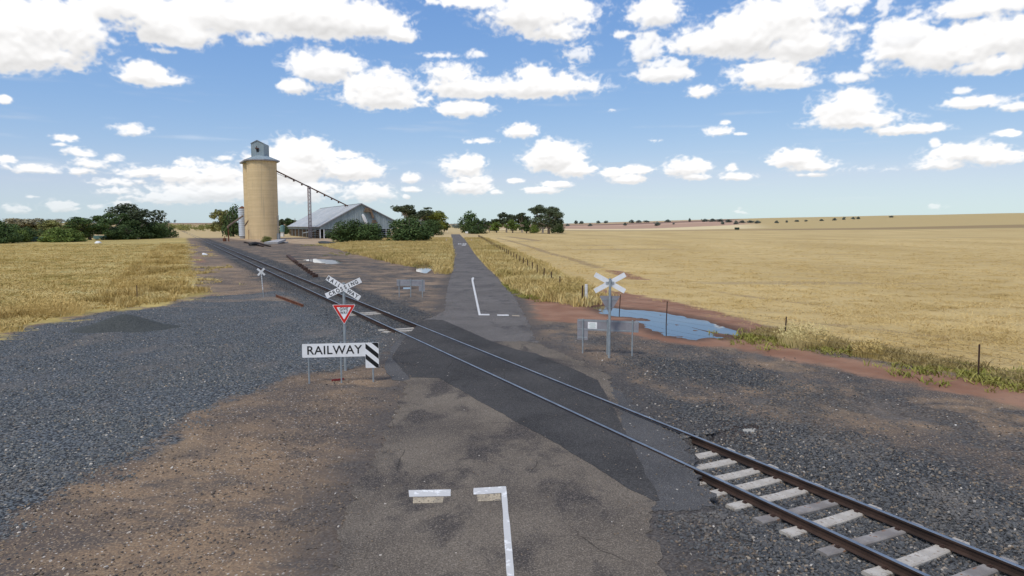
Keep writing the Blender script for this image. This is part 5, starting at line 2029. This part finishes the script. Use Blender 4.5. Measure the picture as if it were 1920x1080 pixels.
n_ = 60000
xg, yg = rng.uniform(-7, 7, n_), rng.uniform(7.5, 45, n_)
sd_ = road_sd(xg, yg)
k = in_view(xg, yg) & (sd_ > 0) & (rng.random(n_) < np.exp(-sd_ / .35) * .6 + .025)
xg, yg = xg[k], yg[k]
s_ = rng.uniform(.006, .02, len(xg))
scatter('spilt_grit', np.stack([xg, yg, np.full(len(xg), .012)], -1), np.stack([s_, s_, s_ * .8], -1), np.stack([s_ * 0, s_ * 0, rng.uniform(0, 6.28, len(xg))], -1),
        stone_meshes('spilt_grit', M['pebble'], 3), 'small stones spilt over the road and crossing edges')


def tuft(name, mat, seed, blades=16, spread=.35, w=.02, lean=.5):
    r = random.Random(seed)
    b = MB()
    for i in range(blades):
        a, q = r.uniform(0, 6.28), spread * math.sqrt(r.random())
        x, y = q * math.cos(a), q * math.sin(a)
        h = r.uniform(.5, 1.05)
        d = r.uniform(0, 6.28)
        l = r.uniform(.05, lean) * h
        ww = w * r.uniform(.7, 1.3)
        t_ = r.uniform(0, 6.28)
        cx_, sx_ = math.cos(t_) * ww, math.sin(t_) * ww
        mx_, my_ = x + math.cos(d) * l * .4, y + math.sin(d) * l * .4
        b.add([(x - cx_, y - sx_, -.03), (x + cx_, y + sx_, -.03), (mx_ + cx_ * .8, my_ + sx_ * .8, h * .6), (mx_ - cx_ * .8, my_ - sx_ * .8, h * .6),
               (x + math.cos(d) * l, y + math.sin(d) * l, h)], [(0, 1, 2, 3), (3, 2, 4)])
    me = bpy.data.meshes.new(name)
    me.from_pydata(b.v, [], b.f)
    me.materials.append(mat)
    return me


def grass(name, x, y, hmin, hmax, mat, label, wid=1.0, w=.02, blades=16, lean=.5, spread=.35):
    z = terrain_z(x, y)
    hh = hmin + (hmax - hmin) * np.clip(fbm(x * .25 + 7, y * .25, 3) * .9 + .45 + rng.normal(0, .18, len(x)), 0, 1)
    sw = wid * rng.uniform(.7, 1.3, len(x)) * (hh / hmax) ** .4
    scl = np.stack([sw, sw, hh], -1)
    rot = np.stack([rng.normal(0, .08, len(x)), rng.normal(0, .08, len(x)), rng.uniform(0, 6.28, len(x))], -1)
    scatter(name, np.stack([x, y, z - .01], -1), scl, rot, [tuft(name, mat, i, blades, spread, w, lean) for i in range(4)], label)


x, y = sample([P_fieldL], 260000, (-150, -8, 24, 180), near_d(1, 42, 1.3), jit=.35)
edge = poly_sd(x, y, P_fieldL)
k = (edge < 5.5) | (rng.random(len(x)) < .62)
x, y, edge = x[k], y[k], edge[k]
k = edge + 5.5 * fbm(x * .35 + 20, y * .22, 4) + rng.normal(0, .3, len(x)) > .5
x, y, edge = x[k], y[k], edge[k]
tall = (edge < 6.5) & (fbm(x * .3, y * .3, 3) > .03)
print('grassL', len(x))
grass('dry_grass', x[~tall], y[~tall], .07, .26, M['grass_mix'], 'short golden dry grass of the left paddock', 1.2, .022)
grass('tall_dry_grass', x[tall], y[tall], .18, .72, M['grass_gold'], 'tall golden dry grass along the gravel edge', 1.15, .018, 20, .45)
x, y = sample([P_vergeR, P_island], 240000, (-45, 8, 36, 260), near_d(1, 52, 1.1), jit=.3, avoid_road=.45)
k = np.abs(road_sd(x, y)) > .25
print('verge', len(x))
grass('verge_grass', x, y, .22, .85, M['grass_mix'], 'rough yellow and green grass on the road verges', 1.3, .024, 18)
x, y = sample([poly_px([(383, 556), (470, 549), (440, 505), (405, 470), (368, 444), (350, 440), (340, 470), (350, 520)])], 90000, (-90, -10, 40, 260), near_d(1, 60, .8), jit=.3)
k = (fbm(x * .16, y * .16, 4) + .035 * -poly_sd(x, y, P_fieldL) * -1 > .10) | (rng.random(len(x)) < .012)
grass('sparse_grass', x[k], y[k], .06, .35, M['grass_mix'], 'sparse weeds and tufts between paddock and rails', 1.1, .022, 14)
x, y = sample([P_stripR], 17000, (5, 40, 14, 36), near_d(1, 30, .5), edge=.12, jit=.25)
M['grass_weed'] = grass_mat('grass_weed', [(0, (.20, .155, .065)), (.4, (.29, .22, .09)), (.75, (.40, .31, .14)), (1, (.5, .40, .20))])
grass('fence_grass', x, y, .06, .42, M['grass_weed'], 'weedy grass along the paddock fence', .9, .016, 16)
gx, gy = [], []
for (px, py, rr, n_) in ((1410, 632, .9, 240), (1440, 640, .7, 160), (1880, 712, .9, 300), (1905, 716, .7, 200), (1700, 690, .5, 80), (1560, 662, .5, 80), (1010, 550, 1.3, 300), (985, 545, 1.0, 220), (950, 535, .9, 140), (1030, 556, 1.0, 160), (960, 540, .6, 90), (848, 500, 1.2, 120), (680, 475, 3, 160), (600, 460, 3, 120), (815, 498, 1.5, 140)):
    q = G(px, py)
    n_ = int(n_ * (.22 if px > 1300 else .8))
    gx.append(q[0] + rng.normal(0, rr, n_))
    gy.append(q[1] + rng.normal(0, rr * 1.3, n_))
gx, gy = np.concatenate(gx), np.concatenate(gy)
k = (road_sd(gx, gy) < -.15) & (np.maximum.reduce([poly_sd(gx, gy, q) for q in P_pud]) < -.1)
grass('green_weeds', gx[k], gy[k], .06, .30, M['grass_green'], 'bright green weed patches on the verge', 1.0, .022)
# stubble of the right paddock
x, y = sample([P_fieldR], 620000, (-14, 190, 16, 250), near_d(1, 30, 1.7), jit=.4)
k = rng.random(len(x)) < np.clip(.62 + fbm(x * .16 + 3, y * .4, 4) * 2.2, .12, 1) * np.clip(.25 + .25 * poly_sd(x, y, P_fieldR), .15, 1)
x, y = x[k], y[k]
print('stubble', len(x))
grass('stubble', x, y, .07, .17, M['grass_straw'], 'pale straw stubble covering the right paddock', 1.15, .011, 16, .8, .55)


# standing weed clumps one can pick out
def weed_clump(px, py, h, r, label, mat='grass_mix', n=170):
    q = G(px, py)
    rr = random.Random(int(px))
    b = MB()
    for i in range(n):
        a, d = rr.uniform(0, 6.28), r * math.sqrt(rr.random())
        x, y = d * math.cos(a), d * math.sin(a) * .8
        hh = h * rr.uniform(.45, 1.05) * (1 - .4 * (d / r) ** 2)
        lx, ly = x * (1 + rr.uniform(.0, .35)), y * (1 + rr.uniform(0, .35))
        w = .012
        b.add([(x - w, y, 0), (x + w, y, 0), (lx, ly, hh)], [(0, 1, 2)])
        for k in range(3):
            u = rr.uniform(.5, 1)
            c = Vector((x + (lx - x) * u, y + (ly - y) * u, hh * u))
            e = Vector((rr.uniform(-1, 1), rr.uniform(-1, 1), rr.uniform(.1, 1))).normalized() * rr.uniform(.06, .14)
            b.add([c, c + e + Vector((.02, 0, 0)), c + e * 1.3, c + e - Vector((.02, 0, 0))], [(0, 1, 2, 3)])
    me = bpy.data.meshes.new('weed_clump')
    me.from_pydata(b.v, [], b.f)
    me.materials.append(M[mat])
    o = link('weed_clump', me, None, None, (q[0], q[1], tz(*q)))
    tag(o, label, 'weed clump')


weed_clump(1508, 648, 1.15, 1.0, 'tall thin weed clump beside the fence right of the puddle', n=260)
weed_clump(1625, 668, .7, .55, 'small weed clump by the fence in front of the paddock')
weed_clump(1062, 556, 1.25, 1.5, 'big bushy grass clump at the fence corner', 'grass_mix', 420)
weed_clump(1030, 549, .9, 1.3, 'lower grass clump left of the big bushy one', 'grass_gold', 300)
weed_clump(100, 590, 1.3, 1.6, 'tall golden grass clump at the edge of the left gravel', 'grass_gold', 420)
weed_clump(265, 545, 1.2, 1.5, 'tall golden grass clump around the lone star picket', 'grass_gold', 420)
tree(500, 454, 443, 17, 'bush', 5, 'leaf_olive', 'dry bush growing at the foot of the concrete silo', 'bush', n=1500, size=.05, cat='bush')
print('tris', sum(len(o.data.loop_triangles) or sum(len(p.vertices) - 2 for p in o.data.polygons) for o in scene.objects if o.type == 'MESH' and len(o.data.polygons) < 400000))
